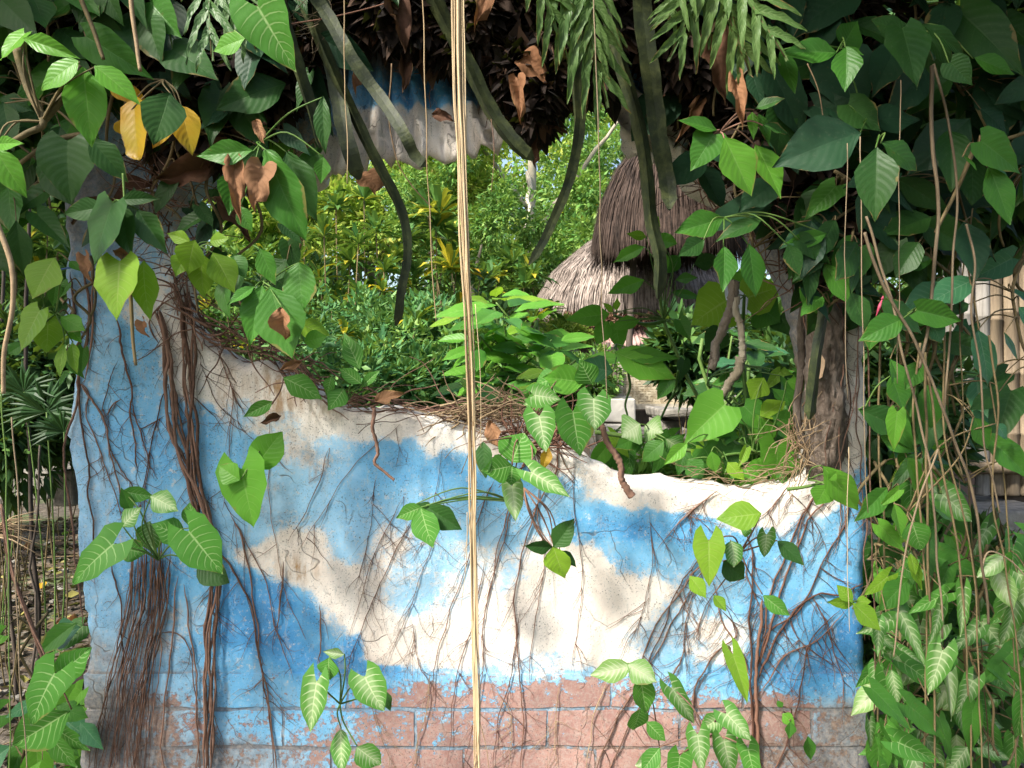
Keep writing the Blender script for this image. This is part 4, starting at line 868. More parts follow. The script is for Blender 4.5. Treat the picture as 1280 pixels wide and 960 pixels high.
rootplant('upright bare roots around the white cloud, right of the straw strand',
  [([(640,600),(634,660),(616,720),(604,780),(602,850),(575,975)], .0020, .0012), ([(618,600),(600,640),(585,700),(560,770),(545,830),(538,900)], .0017, .001), ([(700,545),(690,600),(668,640),(650,700),(643,760),(648,830),(654,900),(650,975)], .0024, .0016),
   ([(660,560),(640,620),(622,690),(606,770)], .0024, .0012), ([(680,570),(672,640),(680,700),(668,780),(660,860)], .0015, .001), ([(716,570),(718,640),(728,700),(722,780),(712,850)], .0012, .0008), ([(606,700),(590,780),(570,850),(560,960)], .0017, .001), ([(650,760),(640,840),(622,900),(616,975)], .0017, .001)], 105, ROOTRED, (20, 80), r=.0007)
rootplant('fine creeper threads on the left cloud, hanging from the rim',
  [([(520,640),(480,720),(450,790),(430,850)], .0014, .001), ([(505,620),(470,690),(436,800)], .0012, .0009), ([(548,650),(520,740),(480,840)], .001, .0008), ([(470,600),(460,680),(440,740)], .0009, .0007), ([(555,560),(540,640),(520,700)], .0008, .0006), ([(515,780),(524,830),(560,880)], .0012, .0008)], 95, ROOTRED, (18, 75), r=.0006)
rootplant('faint scratches of dead rootlets on the bottom bricks',
  [([(540,840),(530,900),(510,975)], .0014, .001), ([(460,860),(470,900),(500,975)], .0012, .0008), ([(760,850),(740,900),(730,975)], .0016, .001), ([(700,850),(694,900),(696,975)], .0012, .001), ([(620,860),(640,900),(634,975)], .0011, .001)], 55, ROOTP, (20, 60), r=.0006)
rootplant('root trunk forking like a small tree on the lower right of the mural',
  [([(948,975),(946,920),(944,870),(946,820),(950,770),(952,748)], .0062, .0042), ([(938,975),(940,900),(938,830),(936,770),(940,700),(930,660)], .0042, .002), ([(946,850),(966,800),(990,765),(1020,742),(1048,742),(1078,728)], .0042, .0022), ([(950,830),(965,770),(990,700),(1010,650),(1040,615)], .0040, .0024),
   ([(952,800),(962,740),(985,690),(1000,650),(1030,600)], .0032, .0024), ([(944,840),(960,790),(1000,760),(1030,700),(1060,640),(1050,600)], .0030, .002), ([(940,850),(918,800),(900,770),(890,720)], .0030, .0014), ([(950,760),(934,720),(940,690)], .0024, .001),
   ([(950,870),(980,820),(1020,800),(1056,760)], .0026, .0014), ([(960,980),(985,920),(1000,860),(1012,800),(1050,760)], .0022, .0016), ([(1012,740),(1030,780),(1044,820),(1056,880)], .0022, .001), ([(1040,830),(1000,800),(985,760)], .002, .001)], 190, ROOTRED, (18, 70))
rootplant('slanting creeper stems climbing right above the corner leaves',
  [([(738,975),(770,900),(800,850),(826,790),(850,730),(880,690),(902,650)], .0024, .0016), ([(800,830),(820,780),(850,740),(880,700)], .0028, .002), ([(806,838),(840,780),(866,730),(896,690)], .0022, .0018), ([(756,975),(780,920),(806,860)], .0022, .0018), ([(870,800),(880,760),(896,740)], .002, .001),
   ([(862,900),(868,860),(890,820),(920,790),(900,760)], .003, .002), ([(810,640),(815,700),(800,770),(780,820)], .001, .0008), ([(830,860),(850,820),(860,760),(878,720)], .002, .0012)], 120, ROOT, (18, 70))
rootplant('curved rootlets fanning over the right end of the rim',
  [([(985,612),(1010,640),(1030,680)], .0015, .001), ([(880,625),(850,650),(820,690)], .0016, .001), ([(900,612),(860,640),(840,660)], .003, .001), ([(1020,610),(1000,660),(990,700)], .0018, .001), ([(990,600),(960,640),(930,655)], .0016, .001)], 60, ROOT, (16, 55))
rootplant('dark rootlets down the white face of the bark post',
  [([(1046,380),(1040,460),(1034,520),(1040,600),(1046,680)], .0024, .0016, .05), ([(1024,400),(1030,480),(1022,540),(1016,600)], .0024, .0014, .05), ([(1060,400),(1058,470),(1046,540),(1030,590)], .002, .0014, .05), ([(1050,430),(1062,500),(1056,560),(1070,600)], .0024, .0014), ([(1075,440),(1070,520),(1076,590),(1078,680)], .0022, .0014), ([(1064,520),(1048,560),(1050,640),(1040,700)], .0024, .0012), ([(1084,620),(1080,700),(1086,800)], .0026, .002)], 100, ROOT, (12, 36))
# matted dry roots lying on the rim
def mat_of(label, c, n, sp, mat, Y=WY, ln=.16, r=.0022, up=.02):
    root = empty('root_mat', P(*c[0], Y), label, 'root'); b = MB(); s = spline([P(a, d, Y) for a, d in c], 8); long = 0
    for _ in range(n):
        i = int(R(0, .999) * (len(s) - 1)); p = s[i].copy(); t = (s[i + 1] - s[i]).normalized()
        p += Vector((R(-.02, .02), R(-.035, .08), R(-.008, up))); q = [p.copy()]
        dr = t * rng.choice((-1, 1)) + Vector((R(-sp, sp), R(-sp, sp) * .5, R(-sp, sp))); dr.normalize(); L = R(.3, 1) * ln
        for k in range(5): dr = (dr + Vector((R(-.4, .4), R(-.3, .3), R(-.45, .4)))).normalized(); q.append(q[-1] + dr * L / 5)
        b.tube(spline(q, 3), r * R(.4, 1.3), r * .35, 4)
    tag(b.build('dry_roots', mat, root), kind='stuff'); return root
mat_of('mat of pale reddish dry roots on the rim behind the straw strand', [(560,524),(610,524),(655,520),(690,540)], 130, .35, ROOTP, up=.03)
mat_of('brown dry roots hanging below the white-veined leaf group', [(640,545),(665,560),(700,556)], 110, .9, ROOTRED, WY - .05, .13)
mat_of('nest of dead stalks at the right corner of the rim', [(870,604),(925,602),(985,596),(1008,570)], 60, .7, ROOTP, WY, .12, .0013, .03)
mat_of('dark twig tangle on the shoulder under the left leaves', [(225,385),(262,428),(320,438),(372,470),(410,500)], 130, .6, ROOT, WY, .15, .0024, .04)
mat_of('brown runners along the rim, left of centre', [(410,502),(470,506),(540,516),(600,522)], 60, .3, ROOT, WY, .2, .0022, .015)
mat_of('tangle of black twigs on the upper left post', [(180,190),(200,250),(215,320),(225,380)], 170, 1.2, ROOT, WY - .05, .16, .0018, .05)
mat_of('frayed dead fibres on the right side of the bark post', [(1012,520),(1000,560),(1005,590)], 70, .9, ROOTP, WY - .03, .12, .0016)
mat_of('brown twig tangle in the dark above the arch', [(560,60),(640,90),(700,80),(780,60)], 150, 1.2, ROOT, WY - .06, .18, .002, .05)
mat_of('wiry dry rootlets hanging at the top left of the drapery', [(395,-10),(400,20),(395,50)], 50, 1.3, DRYST, WY - .2, .12, .0007)
mat_of('black twig tangle right of the opening under the dark leaves', [(880,230),(940,270),(1000,330),(1030,380)], 150, 1.2, ROOT, WY - .05, .18, .002, .05)

# bark post on the right of the opening
root = empty('bark_post', P(1035, 620), 'rough-barked trunk set in the right side of the mural, bare at its foot', 'trunk'); b = MB(); n = 46
ax = spline([P(1026,610,WY+.01), P(1030,560,WY-.01), P(1034,490,WY-.02), P(1030,400,WY-.02), P(1020,300,WY-.02), P(1010,180,WY), P(1000,40,WY)], 10)
ax = [p + Vector((.012 * noise.noise(p * 9), 0, 0)) for p in ax]
for i, p in enumerate(ax):
    wr = (.038 if i > 8 else .022 + .016 * i / 8)
    for k in range(36):
        q = 2 * math.pi * k / 36; d = Vector((math.cos(q), math.sin(q), 0)); s_ = p * 26 + d * 3
        rr_ = wr * (1 + .34 * noise.noise(s_ * 1.6) + .16 * noise.noise(Vector((p.x * 50 + d.x * 9, d.y * 9, p.z * 18)))) ; b.v.append(p + d * rr_); b.r.append(R(0, 1))
for i in range(len(ax) - 1):
    for k in range(36): b.f.append((i * 36 + k, i * 36 + (k + 1) % 36, i * 36 + 36 + (k + 1) % 36, i * 36 + 36 + k))
g = G('post_bark'); o_ = g.obj(); vo_ = g.n('ShaderNodeTexVoronoi', feature='DISTANCE_TO_EDGE'); wn_ = g.n('ShaderNodeTexNoise'); g.set(wn_.inputs['Vector'], o_); wn_.inputs['Scale'].default_value = 18; va_ = g.n('ShaderNodeVectorMath', operation='ADD'); g.set(va_.inputs[0], g.vmul(o_, (1, 1, .45))); g.set(va_.inputs[1], g.vmul(wn_.outputs['Color'], (.05, .05, .05))); g.set(vo_.inputs['Vector'], va_.outputs[0]); vo_.inputs['Scale'].default_value = 55
nz = g.noise(o_, 40, 6, .7); f = g.M('ADD', g.M('MULTIPLY', g.step(vo_.outputs['Distance'], 0, .3), .14), g.M('MULTIPLY', g.noise(g.vmul(o_, (1, 1, .45)), 46, 8, .82), 1.05))
c = g.ramp(f, [(.25, (.05, .038, .03)), (.55, (.17, .13, .10)), (.85, (.36, .30, .25))])
PB = g.surf(c, .9, g.bump(g.M('ADD', f, nz), 1, .009)); b.build('trunk', PB, root)
b = MB(); b.tube(wig(spline([P(1002,560,1.72), P(1000,470,1.74), P(1003,400,1.72), P(1008,340,1.70)], 8), .012), .008, .010, 10, .2); b.build('limb', BARK, root)
bm_ = MB(); c0 = P(1022, 458, 1.628)
bm_.v = [c0 + Vector((.0 + math.cos(q) * .011 * (1 + .2 * math.sin(3 * q)), -.010, math.sin(q) * .026)) for q in [k * .5236 for k in range(12)]] + [c0 + Vector((math.cos(q) * .012, .02, math.sin(q) * .027)) for q in [k * .5236 for k in range(12)]]
bm_.r = [.5] * 24; bm_.f = [tuple(range(12))[::-1]] + [(k, (k + 1) % 12, 12 + (k + 1) % 12, 12 + k) for k in range(12)]
bm_.build('cut_scar', simple('cut_wood', (.42, .28, .17), (.60, .42, .28), 40, .8), root, False)

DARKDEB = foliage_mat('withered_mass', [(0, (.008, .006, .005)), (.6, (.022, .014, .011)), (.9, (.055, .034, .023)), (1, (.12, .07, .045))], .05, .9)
def mass(label, boxes, n, size, mat, seed, Y=1.6):
    me = None; bs = [(P(x, y, Y).x, Y, P(x, y, Y).z, rx, .07, rz) for x, y, rx, rz in boxes]; root = empty('withered_mass', (bs[0][0], Y, bs[0][2]), label, 'dead leaves', 'dead leaf masses in the shade')
    MASSES.append((root, bs, n, size, mat, seed))
MASSES = []
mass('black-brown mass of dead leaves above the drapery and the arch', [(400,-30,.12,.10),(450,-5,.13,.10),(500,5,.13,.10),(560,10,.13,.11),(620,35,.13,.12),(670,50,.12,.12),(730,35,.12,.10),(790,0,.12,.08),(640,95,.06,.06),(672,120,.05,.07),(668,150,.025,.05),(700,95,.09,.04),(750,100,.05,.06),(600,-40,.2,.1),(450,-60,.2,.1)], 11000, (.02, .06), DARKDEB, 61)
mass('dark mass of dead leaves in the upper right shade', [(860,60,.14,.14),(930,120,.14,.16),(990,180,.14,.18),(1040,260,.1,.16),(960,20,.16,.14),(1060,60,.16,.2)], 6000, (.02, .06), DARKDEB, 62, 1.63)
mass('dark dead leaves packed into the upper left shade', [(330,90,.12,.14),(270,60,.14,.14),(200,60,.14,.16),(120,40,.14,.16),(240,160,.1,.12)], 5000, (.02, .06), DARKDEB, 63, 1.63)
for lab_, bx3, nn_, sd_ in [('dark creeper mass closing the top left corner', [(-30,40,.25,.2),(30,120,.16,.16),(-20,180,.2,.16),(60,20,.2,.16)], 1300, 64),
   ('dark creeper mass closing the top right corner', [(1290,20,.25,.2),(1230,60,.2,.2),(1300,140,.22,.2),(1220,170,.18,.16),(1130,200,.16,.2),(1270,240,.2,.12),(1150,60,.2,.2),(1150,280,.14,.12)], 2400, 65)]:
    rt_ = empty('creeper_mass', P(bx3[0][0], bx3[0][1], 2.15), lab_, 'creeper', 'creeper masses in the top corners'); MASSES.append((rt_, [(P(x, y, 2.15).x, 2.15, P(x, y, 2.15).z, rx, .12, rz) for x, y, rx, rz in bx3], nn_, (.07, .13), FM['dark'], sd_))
# out-of-view canopy of climbers, added and shaped to shade the upper mural
def crown_mesh(name, centers, n, size, seed=1, asp=.45, updown=-.25, flat=.5, shell=.65):
    """many small folded leaves in clumps. centers: (x,y,z,rx,ry,rz)"""
    rs = np.random.RandomState(seed); C = np.array(centers, float); vol = C[:, 3] * C[:, 4] * C[:, 5]; pr = vol ** .7; pr /= pr.sum()
    idx = rs.choice(len(C), n, p=pr); d = rs.normal(size=(n, 3)); d /= np.linalg.norm(d, axis=1)[:, None]
    rad = shell + (1 - shell) * rs.rand(n); sub = rs.normal(size=(len(C) * 9, 3)); sub /= np.linalg.norm(sub, axis=1)[:, None]
    pick = sub[idx * 9 + rs.randint(0, 9, n)]; pos = C[idx, :3] + (pick * .62 + d * .42 * rad[:, None]) * C[idx, 3:6]
    dirv = d * .8 + pick * .5 + rs.normal(size=(n, 3)) * .5; dirv[:, 2] += updown; dirv /= np.linalg.norm(dirv, axis=1)[:, None]
    up = rs.normal(size=(n, 3)) * flat + np.array([0, 0, 1]); sd = np.cross(dirv, up); sd /= np.linalg.norm(sd, axis=1)[:, None] + 1e-9; nr = np.cross(sd, dirv)
    L = (size[0] + (size[1] - size[0]) * rs.rand(n))[:, None]; w = L * asp * .5
    v = np.empty((n, 6, 3)); v[:, 0] = pos; v[:, 1] = pos + dirv * L * .38 + sd * w - nr * w * .35; v[:, 2] = pos + dirv * L * .42; v[:, 3] = pos + dirv * L * .38 - sd * w - nr * w * .35
    v[:, 4] = pos + dirv * L - nr * L * .12; v[:, 5] = v[:, 2]
    f = np.array([[0, 2, 1], [1, 2, 4], [0, 3, 2], [3, 4, 2]]); F_ = (f[None] + (np.arange(n) * 6)[:, None, None]).reshape(-1, 3)
    me = bpy.data.meshes.new(name); me.vertices.add(n * 6); me.vertices.foreach_set('co', v.ravel()); me.loops.add(len(F_) * 3); me.loops.foreach_set('vertex_index', F_.ravel().astype(np.int32))
    me.polygons.add(len(F_)); me.polygons.foreach_set('loop_start', np.arange(len(F_), dtype=np.int32) * 3); me.polygons.foreach_set('loop_total', np.full(len(F_), 3, np.int32))
    a = me.attributes.new('rnd', 'FLOAT', 'POINT'); a.data.foreach_set('value', np.repeat(rs.rand(n), 6)); me.update(); me.validate(); return me
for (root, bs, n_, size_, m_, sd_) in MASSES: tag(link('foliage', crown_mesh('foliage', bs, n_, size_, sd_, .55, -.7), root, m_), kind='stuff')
cn = [(R(-3.0, 2.2), R(1.15, 1.8), R(2.5, 2.9), .34, .34, .14) for _ in range(90)]
cn += [(x_, R(.75, 1.2), R(2.65, 2.95), .32, .32, .14) for x_ in [R(-3.0, -1.6) for _ in range(28)] + [R(-.05, 2.3) for _ in range(40)]]
cn = [c for c in cn if not (-1.15 < c[0] < .2 and c[1] < 1.74)]  # gap shaped so that sun reaches the drapery lip
root = empty('shade_canopy', (0, 1.75, 2.6), 'unseen canopy of climbers added to shade the top of the mural', 'vine')
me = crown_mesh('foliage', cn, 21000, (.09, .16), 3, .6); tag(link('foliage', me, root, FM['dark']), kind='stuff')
b = MB()
for k in range(40): x = R(-2.9, 1.4); b.tube(wig(spline([Vector((x, 1.8, 2.45)), Vector((x + R(-.3, .3), 1.4, 2.65)), Vector((x + R(-.5, .5), R(.9, 1.2), R(2.5, 2.7)))], 6), .05), .012, .005, 6)
b.build('stem', ROOT, root)
# ------------------------------------------------------------------ garden behind the wall
def tree(label, x, y, h, crown, n, size, mat, tr=.12, name='garden_tree', bark=BARKP, group='trees at the back of the garden', seed=1, lean=(0, 0), limbs=7, asp=.45):
    root = empty(name, (x, y, 0), label, 'tree', group); b = MB(); top = Vector((x + lean[0], y + lean[1], h))
    tp = wig(spline([Vector((x, y, -.1)), Vector((x + lean[0] * .3, y, h * .35)), Vector((x + lean[0] * .7, y + lean[1] * .6, h * .7)), top], 8), tr * .8, .7, 1)
    b.tube(tp, tr, tr * .45, 12, .08); b.build('trunk', bark, root)
    rr = random.Random(seed); cl = []
    for k in range(crown[4]):
        a = rr.uniform(0, 6.28); q = rr.uniform(.2, 1) ** .6; zz = rr.uniform(-1, 1)
        s = rr.uniform(.28, .5); cl.append((top.x + math.cos(a) * q * crown[0], top.y + math.sin(a) * q * crown[1], crown[3] + zz * crown[2], s * crown[0] * .8, s * crown[1] * .8, s * crown[2] * .8))
    for k in range(limbs):
        c = cl[k % len(cl)]; s0 = tp[int(len(tp) * rr.uniform(.45, .95))]; b = MB(); e = Vector(c[:3])
        b.tube(wig(spline([s0, s0.lerp(e, .5) + Vector((0, 0, .15)), e], 6), .12, 2, 1), tr * .4, tr * .1, 7); b.build('limb', bark, root)
    link('crown', crown_mesh('crown', cl, n, size, seed, asp), root, FM[mat]); return root
tree('tall pale-trunked tree seen through the arch', .30, 11.5, 5.2, (2.3, 1.6, 1.5, 4.5, 26), 26000, (.07, .13), 'mid', .12, seed=5)
tree('lime-leaved tree behind the crotons, left of the straw strand', -2.0, 11.0, 3.6, (2.0, 1.4, 1.3, 3.6, 22), 24000, (.08, .14), 'light', .10, seed=6)
tree('fine-leaved green tree just right of the straw strand', -.55, 9.2, 3.2, (.95, .9, 1.1, 2.9, 20), 20000, (.045, .085), 'mid', .07, seed=7)
tree('bushy tree far left beyond the opening', -4.6, 9.5, 3.6, (2.0, 1.5, 1.7, 3.2, 24), 22000, (.09, .15), 'mid', .12, seed=8)
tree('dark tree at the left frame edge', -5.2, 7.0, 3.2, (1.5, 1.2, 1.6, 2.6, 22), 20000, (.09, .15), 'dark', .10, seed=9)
tree('yellow-flecked tree between arch and thatched roof', 1.9, 13.0, 4.0, (1.3, 1.2, 1.6, 3.2, 20), 15000, (.08, .15), 'croton', .10, seed=10)
tree('leafy tree behind the hut', 4.2, 13.5, 5.0, (3.0, 1.8, 2.2, 4.0, 26), 26000, (.10, .16), 'mid', .16, seed=11)
tree('tree behind the bamboo fence at right', 6.8, 11.0, 4.4, (2.2, 1.6, 1.8, 3.4, 22), 18000, (.10, .16), 'light', .14, seed=12)
tree('broad tree at the end of the garden, left', -7.0, 16.0, 6.0, (3.8, 2.0, 3.2, 4.0, 30), 30000, (.13, .22), 'light', .2, seed=13)
tree('broad tree at the end of the garden, centre', -1.0, 18.0, 6.5, (4.2, 2.0, 3.4, 4.2, 34), 34000, (.13, .22), 'light', .2, seed=14)
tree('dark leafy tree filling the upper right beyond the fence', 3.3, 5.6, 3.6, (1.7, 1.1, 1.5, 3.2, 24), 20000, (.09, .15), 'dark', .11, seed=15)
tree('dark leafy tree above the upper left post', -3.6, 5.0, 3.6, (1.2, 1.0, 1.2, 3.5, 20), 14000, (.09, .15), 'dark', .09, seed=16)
# low far woodland edge
tag(link('distant_thicket', crown_mesh('distant_thicket', [(R(-16, 16), R(17, 22), R(.0, 3.2), 1.5, 1.2, 1.2) for _ in range(90)], 70000, (.14, .24), 21), None, FM['mid']), 'green thicket closing the far side of the garden', 'thicket', kind='stuff')
# hedges / undergrowth
def bush(label, boxes, n, size, mat, seed, asp=.4, stems=10, cat='bush', name='garden_bush', updown=-.1, group='bushes behind the mural'):
    c = boxes[0]; root = empty(name, (c[0], c[1], 0), label, cat, group)
    link('foliage', crown_mesh('foliage', boxes, n, size, seed, asp, updown), root, FM[mat]); b = MB()
    for k in range(stems): q = boxes[k % len(boxes)]; b.tube(wig(spline([Vector((q[0] + R(-.1, .1), q[1], -.05)), Vector((q[0] + R(-.3, .3) * q[3], q[1], q[2] * .6)), Vector((q[0] + R(-.7, .7) * q[3], q[1] + R(-.4, .4) * q[4], q[2] + q[5] * .5))], 5), .04), .004, .002, 5)
    b.build('stem', OLIVE, root)
def bx_(px0, px1, py, Y, h, n, d=.35):
    out = []
    for k in range(n):
        a = P(R(px0, px1), py, Y); out.append((a.x, Y + R(-d, d), a.z - h / 2 * R(.3, 1.1), h * R(.35, .55), h * R(.3, .5), h * R(.35, .5)))
    return out
bush('glossy dark undergrowth just behind the left rim', bx_(390,580,440,3.6,.55,12), 15000, (.035, .07), 'blue', 31)
bush('undergrowth of fine blue-green leaves left of the straw strand', bx_(380,600,400,4.4,.7,12), 18000, (.03, .065), 'blue', 32)
bush('tall leafy mass behind the croton canes', bx_(340,600,360,5.6,1.1,14), 20000, (.05, .09), 'dark', 33)
bush('small-leaved shrub under the straw strand', bx_(500,640,430,4.0,.45,8), 10000, (.03, .06), 'mid', 34)
bush('low shrubs at the foot of the hut', bx_(650,740,440,6.4,.6,8), 9000, (.04, .08), 'mid', 35)
bush('bright climber clump on the edge of the little tin roof', bx_(690,735,395,7.2,.35,6,.1), 4000, (.03, .06), 'light', 36)
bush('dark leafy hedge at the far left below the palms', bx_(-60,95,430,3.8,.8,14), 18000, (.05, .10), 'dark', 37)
bush('green hedge glimpsed between left stems', bx_(-80,110,330,5.5,1.3,14), 16000, (.06, .11), 'mid', 38)
bush('pale green undergrowth beyond the left leaf litter', bx_(-20,110,520,7.0,.5,8), 7000, (.05, .09), 'light', 39)
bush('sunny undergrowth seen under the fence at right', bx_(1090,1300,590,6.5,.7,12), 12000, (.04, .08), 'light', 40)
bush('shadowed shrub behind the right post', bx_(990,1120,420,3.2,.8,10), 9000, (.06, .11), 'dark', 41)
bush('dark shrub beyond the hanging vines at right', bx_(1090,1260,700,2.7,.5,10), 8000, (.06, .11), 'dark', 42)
bush('ferny low plants right below the broken rim', bx_(740,960,590,2.6,.3,10,.25), 9000, (.03, .07), 'fern', 43, asp=.3)
bush('leafy shrub between hut and bamboo screen', bx_(850,1000,400,4.2,.5,8,.2), 5000, (.06, .12), 'dark', 44)
# croton canes with yellow tufts
def tuft(b_pos, n, L, rs, yellow):
    V = []; FF = []; RN = []
    for k in range(n):
        a = rs.uniform(0, 6.28); el = rs.uniform(-.1, 1.25); l = L * rs.uniform(.6, 1.1); d = Vector((math.cos(a) * math.cos(el), math.sin(a) * math.cos(el), math.sin(el)))
        s = d.cross(Vector((0, 0, 1))); s = s.normalized() if s.length > .01 else Vector((1, 0, 0)); w = l * .10
        p0 = b_pos; p1 = b_pos + d * l * .45; p2 = b_pos + d * l * .8 - Vector((0, 0, l * .10)); p3 = b_pos + d * l - Vector((0, 0, l * .28))
        base = len(V); V += [p0, p1 + s * w - Vector((0, 0, -.004)), p1 - Vector((0, 0, .006)), p1 - s * w, p2 + s * w * .7, p2 - Vector((0, 0, .004)), p2 - s * w * .7, p3]
        r_ = .9 if rs.random() < yellow else rs.uniform(0, .7); RN += [r_] * 8
        FF += [tuple(base + i for i in q) for q in ((0, 2, 1), (0, 3, 2), (1, 2, 5, 4), (2, 3, 6, 5), (4, 5, 7), (5, 6, 7))]
    return V, FF, RN
def canes(label, spots, Y, L, yellow, seed, n=18, group='yellow-leaved canes behind the wall', extra=2, name='croton_cane', dens=1.6):
    rs = random.Random(seed); a = P(spots[0][0], 480, Y); root = empty(name, (a.x, Y, 0), label, 'shrub', group); mb = MB(); cb = MB()
    for (x, y) in spots:
        q = P(x, y, Y + rs.uniform(-.3, .3)); ft = Vector((q.x + rs.uniform(-.25, .25), q.y + rs.uniform(-.1, .1), -.05)); sp_ = spline([ft, ft.lerp(q, .5) + Vector((rs.uniform(-.08, .08), 0, 0)), q], 6)
        cb.tube(sp_, .006, .004, 5)
        for e in range(1 + extra):
            pos = q if e == 0 else sp_[int(len(sp_) * rs.uniform(.55, .95))] + Vector((rs.uniform(-.12, .12), rs.uniform(-.1, .1), 0))
            V, FF, RN = tuft(pos, int(n * dens) if e == 0 else int(n * dens * .6), L, rs, yellow if e == 0 else yellow * 2); o = len(mb.v); mb.v += V; mb.r += RN; mb.f += [tuple(i + o for i in f) for f in FF]
    mb.build('foliage', FM['croton'], root, False); cb.build('cane', OLIVE, root)
canes('croton clump with yellow tips nearest the long leaf', [(405,295),(420,260),(438,330),(400,350),(380,300)], 5.0, .20, .12, 1)
canes('croton clump with yellow tips behind the curving cactus stem', [(455,250),(470,290),(448,305),(480,340),(465,370),(430,385)], 4.8, .19, .10, 2)
canes('croton clump with the brightest yellow leaves, left of the straw strand', [(545,285),(560,300),(535,270),(552,330),(570,340)], 5.2, .26, .28, 3, 22)
canes('croton clump between cactus stem and bright croton', [(510,300),(520,350),(500,330),(530,380),(515,400)], 5.4, .20, .10, 4)
canes('low dark-leaved croton with striped leaves near the rim', [(455,430),(520,400),(545,415),(500,440),(430,420)], 3.9, .15, .14, 5)
canes('spiky green canes beside the thatched roof', [(620,345),(640,330),(665,345),(655,360),(610,375)], 6.8, .26, .03, 6, 26)
canes('spiky green canes under the straw strand', [(600,350),(590,390),(575,380)], 6.0, .22, .05, 7, 24)
canes('thin leafy stalks at the left of the garden opening', [(300,330),(330,320),(360,340),(280,360),(345,380)], 4.6, .16, .10, 8)
canes('spiky plants glimpsed at the left edge', [(20,300),(50,340),(60,280),(90,320),(-10,340)], 5.0, .24, .03, 9, 20)
canes('small plant sprouting on the tin roof', [(835,418),(828,425)], 8.1, .2, .0, 10, 14, extra=0)
# broad-leaved shrub in the centre
def broad(label, node, Y, leaves, mat_pool, group, stemtop):
    root = empty('broadleaf_shrub', P(node[0], 480, Y) - Vector((0, 0, CAMZ)), label, 'shrub', group); b = MB()
    ft = Vector((P(*node, Y).x, Y, -.05))
    for (tx, ty) in stemtop: b.tube(wig(spline([ft, ft.lerp(P(tx, ty, Y), .5), P(tx, ty, Y)], 6), .05), .016, .007, 7)
    for (cx, cy, n, s) in leaves:
        c = P(cx, cy, Y + R(-.15, .15)); a0 = R(0, 6)
        for k in range(n):
            a = a0 + k * 2.4; el = R(-.35, .45); l = s / F * Y * R(.75, 1.15); d = Vector((math.cos(a), math.sin(a) * .8, math.sin(el) - .12)).normalized()
            B = c + d * l * .25 + Vector((0, 0, R(-.06, .03)));
            leaf_obj(root, B, B + d * l, l * R(.36, .48), rng.choice('ool'), rng.choice(mat_pool), Vector((R(-.3, .3), R(-1.1, -.5), .9)))
        b.tube(spline([P(*stemtop[0], Y), P(*stemtop[0], Y).lerp(c, .6), c], 4), .006, .004, 5)
    b.build('stem', GRST, root)
BG_ = 'broad-leaved shrubs in the middle of the opening'
broad('bright broad-leaved shrub right behind the straw strand', (640,560), 3.3, [(628,392,11,62),(600,420,8,55),(650,430,9,60),(690,425,8,52),(665,462,9,56),(620,470,8,52)], 'BBMB', BG_, [(640,470),(628,392),(600,420),(690,430)])
broad('lower broad-leaved shrub with fern-like gaps above the rim', (610,560), 2.8, [(610,495,9,50),(650,500,9,52),(590,470,6,48),(690,470,8,46),(720,450,6,44)], 'BMYB', BG_, [(620,540),(610,495),(690,470)])
broad('tall sprig of big leaves left of the hut roof', (690,560), 3.6, [(672,400,6,44),(620,378,6,48),(585,385,5,44)], 'BBY', BG_, [(672,440),(672,400),(620,380)])
broad('broad-leaved plant before the bamboo screen', (900,560), 3.0, [(915,420,6,44),(920,470,8,48),(940,440,7,50),(945,470,6,44),(960,490,7,48),(905,515,4,34)], 'DMDT', BG_, [(900,520),(880,420),(940,440)])
# fan palm at the left
def fan_palm(label, x, Y, tops):
    root = empty('fan_palm', Vector((P(x, 480, Y).x, Y, 0)), label, 'palm', 'fan palms at the left edge'); b = MB()
    for (tx, ty, s) in tops:
        c = P(tx, ty, Y + R(-.2, .2)); ft = Vector((P(x, 480, Y).x, Y, -.02)); b.tube(spline([ft, ft.lerp(c, .5) + Vector((.03, 0, .05)), c], 5), .004, .0025, 5)
        m = MB(); l = s / F * Y
        for k in range(22):
            a = -2.1 + 4.2 * k / 21; d = Vector((math.sin(a), R(-.5, .1), math.cos(a) * .85 + .1)).normalized(); sd = d.cross(Vector((0, 1, 0))).normalized(); ll = l * R(.8, 1)
            p0 = c; p1 = c + d * ll * .5; p2 = c + d * ll - Vector((0, 0, ll * .12)); w = .011
            o = len(m.v); m.v += [p0, p1 + sd * w, p1 + Vector((0, -.006, 0)), p1 - sd * w, p2]; m.r += [R(0, .6)] * 5; m.f += [(o, o + 1, o + 2), (o, o + 2, o + 3), (o + 1, o + 4, o + 2), (o + 2, o + 4, o + 3)]
        m.build('frond', FM['dark'], root, False)
    b.build('stalk', GRST, root)
fan_palm('dark fan palm beside the lower left of the mural', 60, 2.9, [(58,515,60),(30,490,50),(80,540,46)])
fan_palm('second fan palm standing in the shade at the left edge', 0, 4.4, [(5,500,55),(20,540,44),(-20,470,50)])
# slim dark trunks at the left
for lab, x, Y, r_, top in [('slim dark trunk behind the left leaves', 40, 3.2, .010, 60), ('thin dark stake in the litter by the mural edge', 48, 2.9, .006, 560), ('dark trunk half hidden at the left frame edge', 8, 3.6, .010, 40)]:
    a = P(x, top, Y); t = empty('sapling', (a.x, Y, 0), lab, 'sapling', 'slim trunks at the left'); b = MB(); b.tube(wig(spline([Vector((a.x + .05, Y, -.05)), Vector((a.x - .02, Y, a.z * .5)), a], 8), .03), r_, r_ * .6, 8, .1); b.build('trunk', WOOD, t)
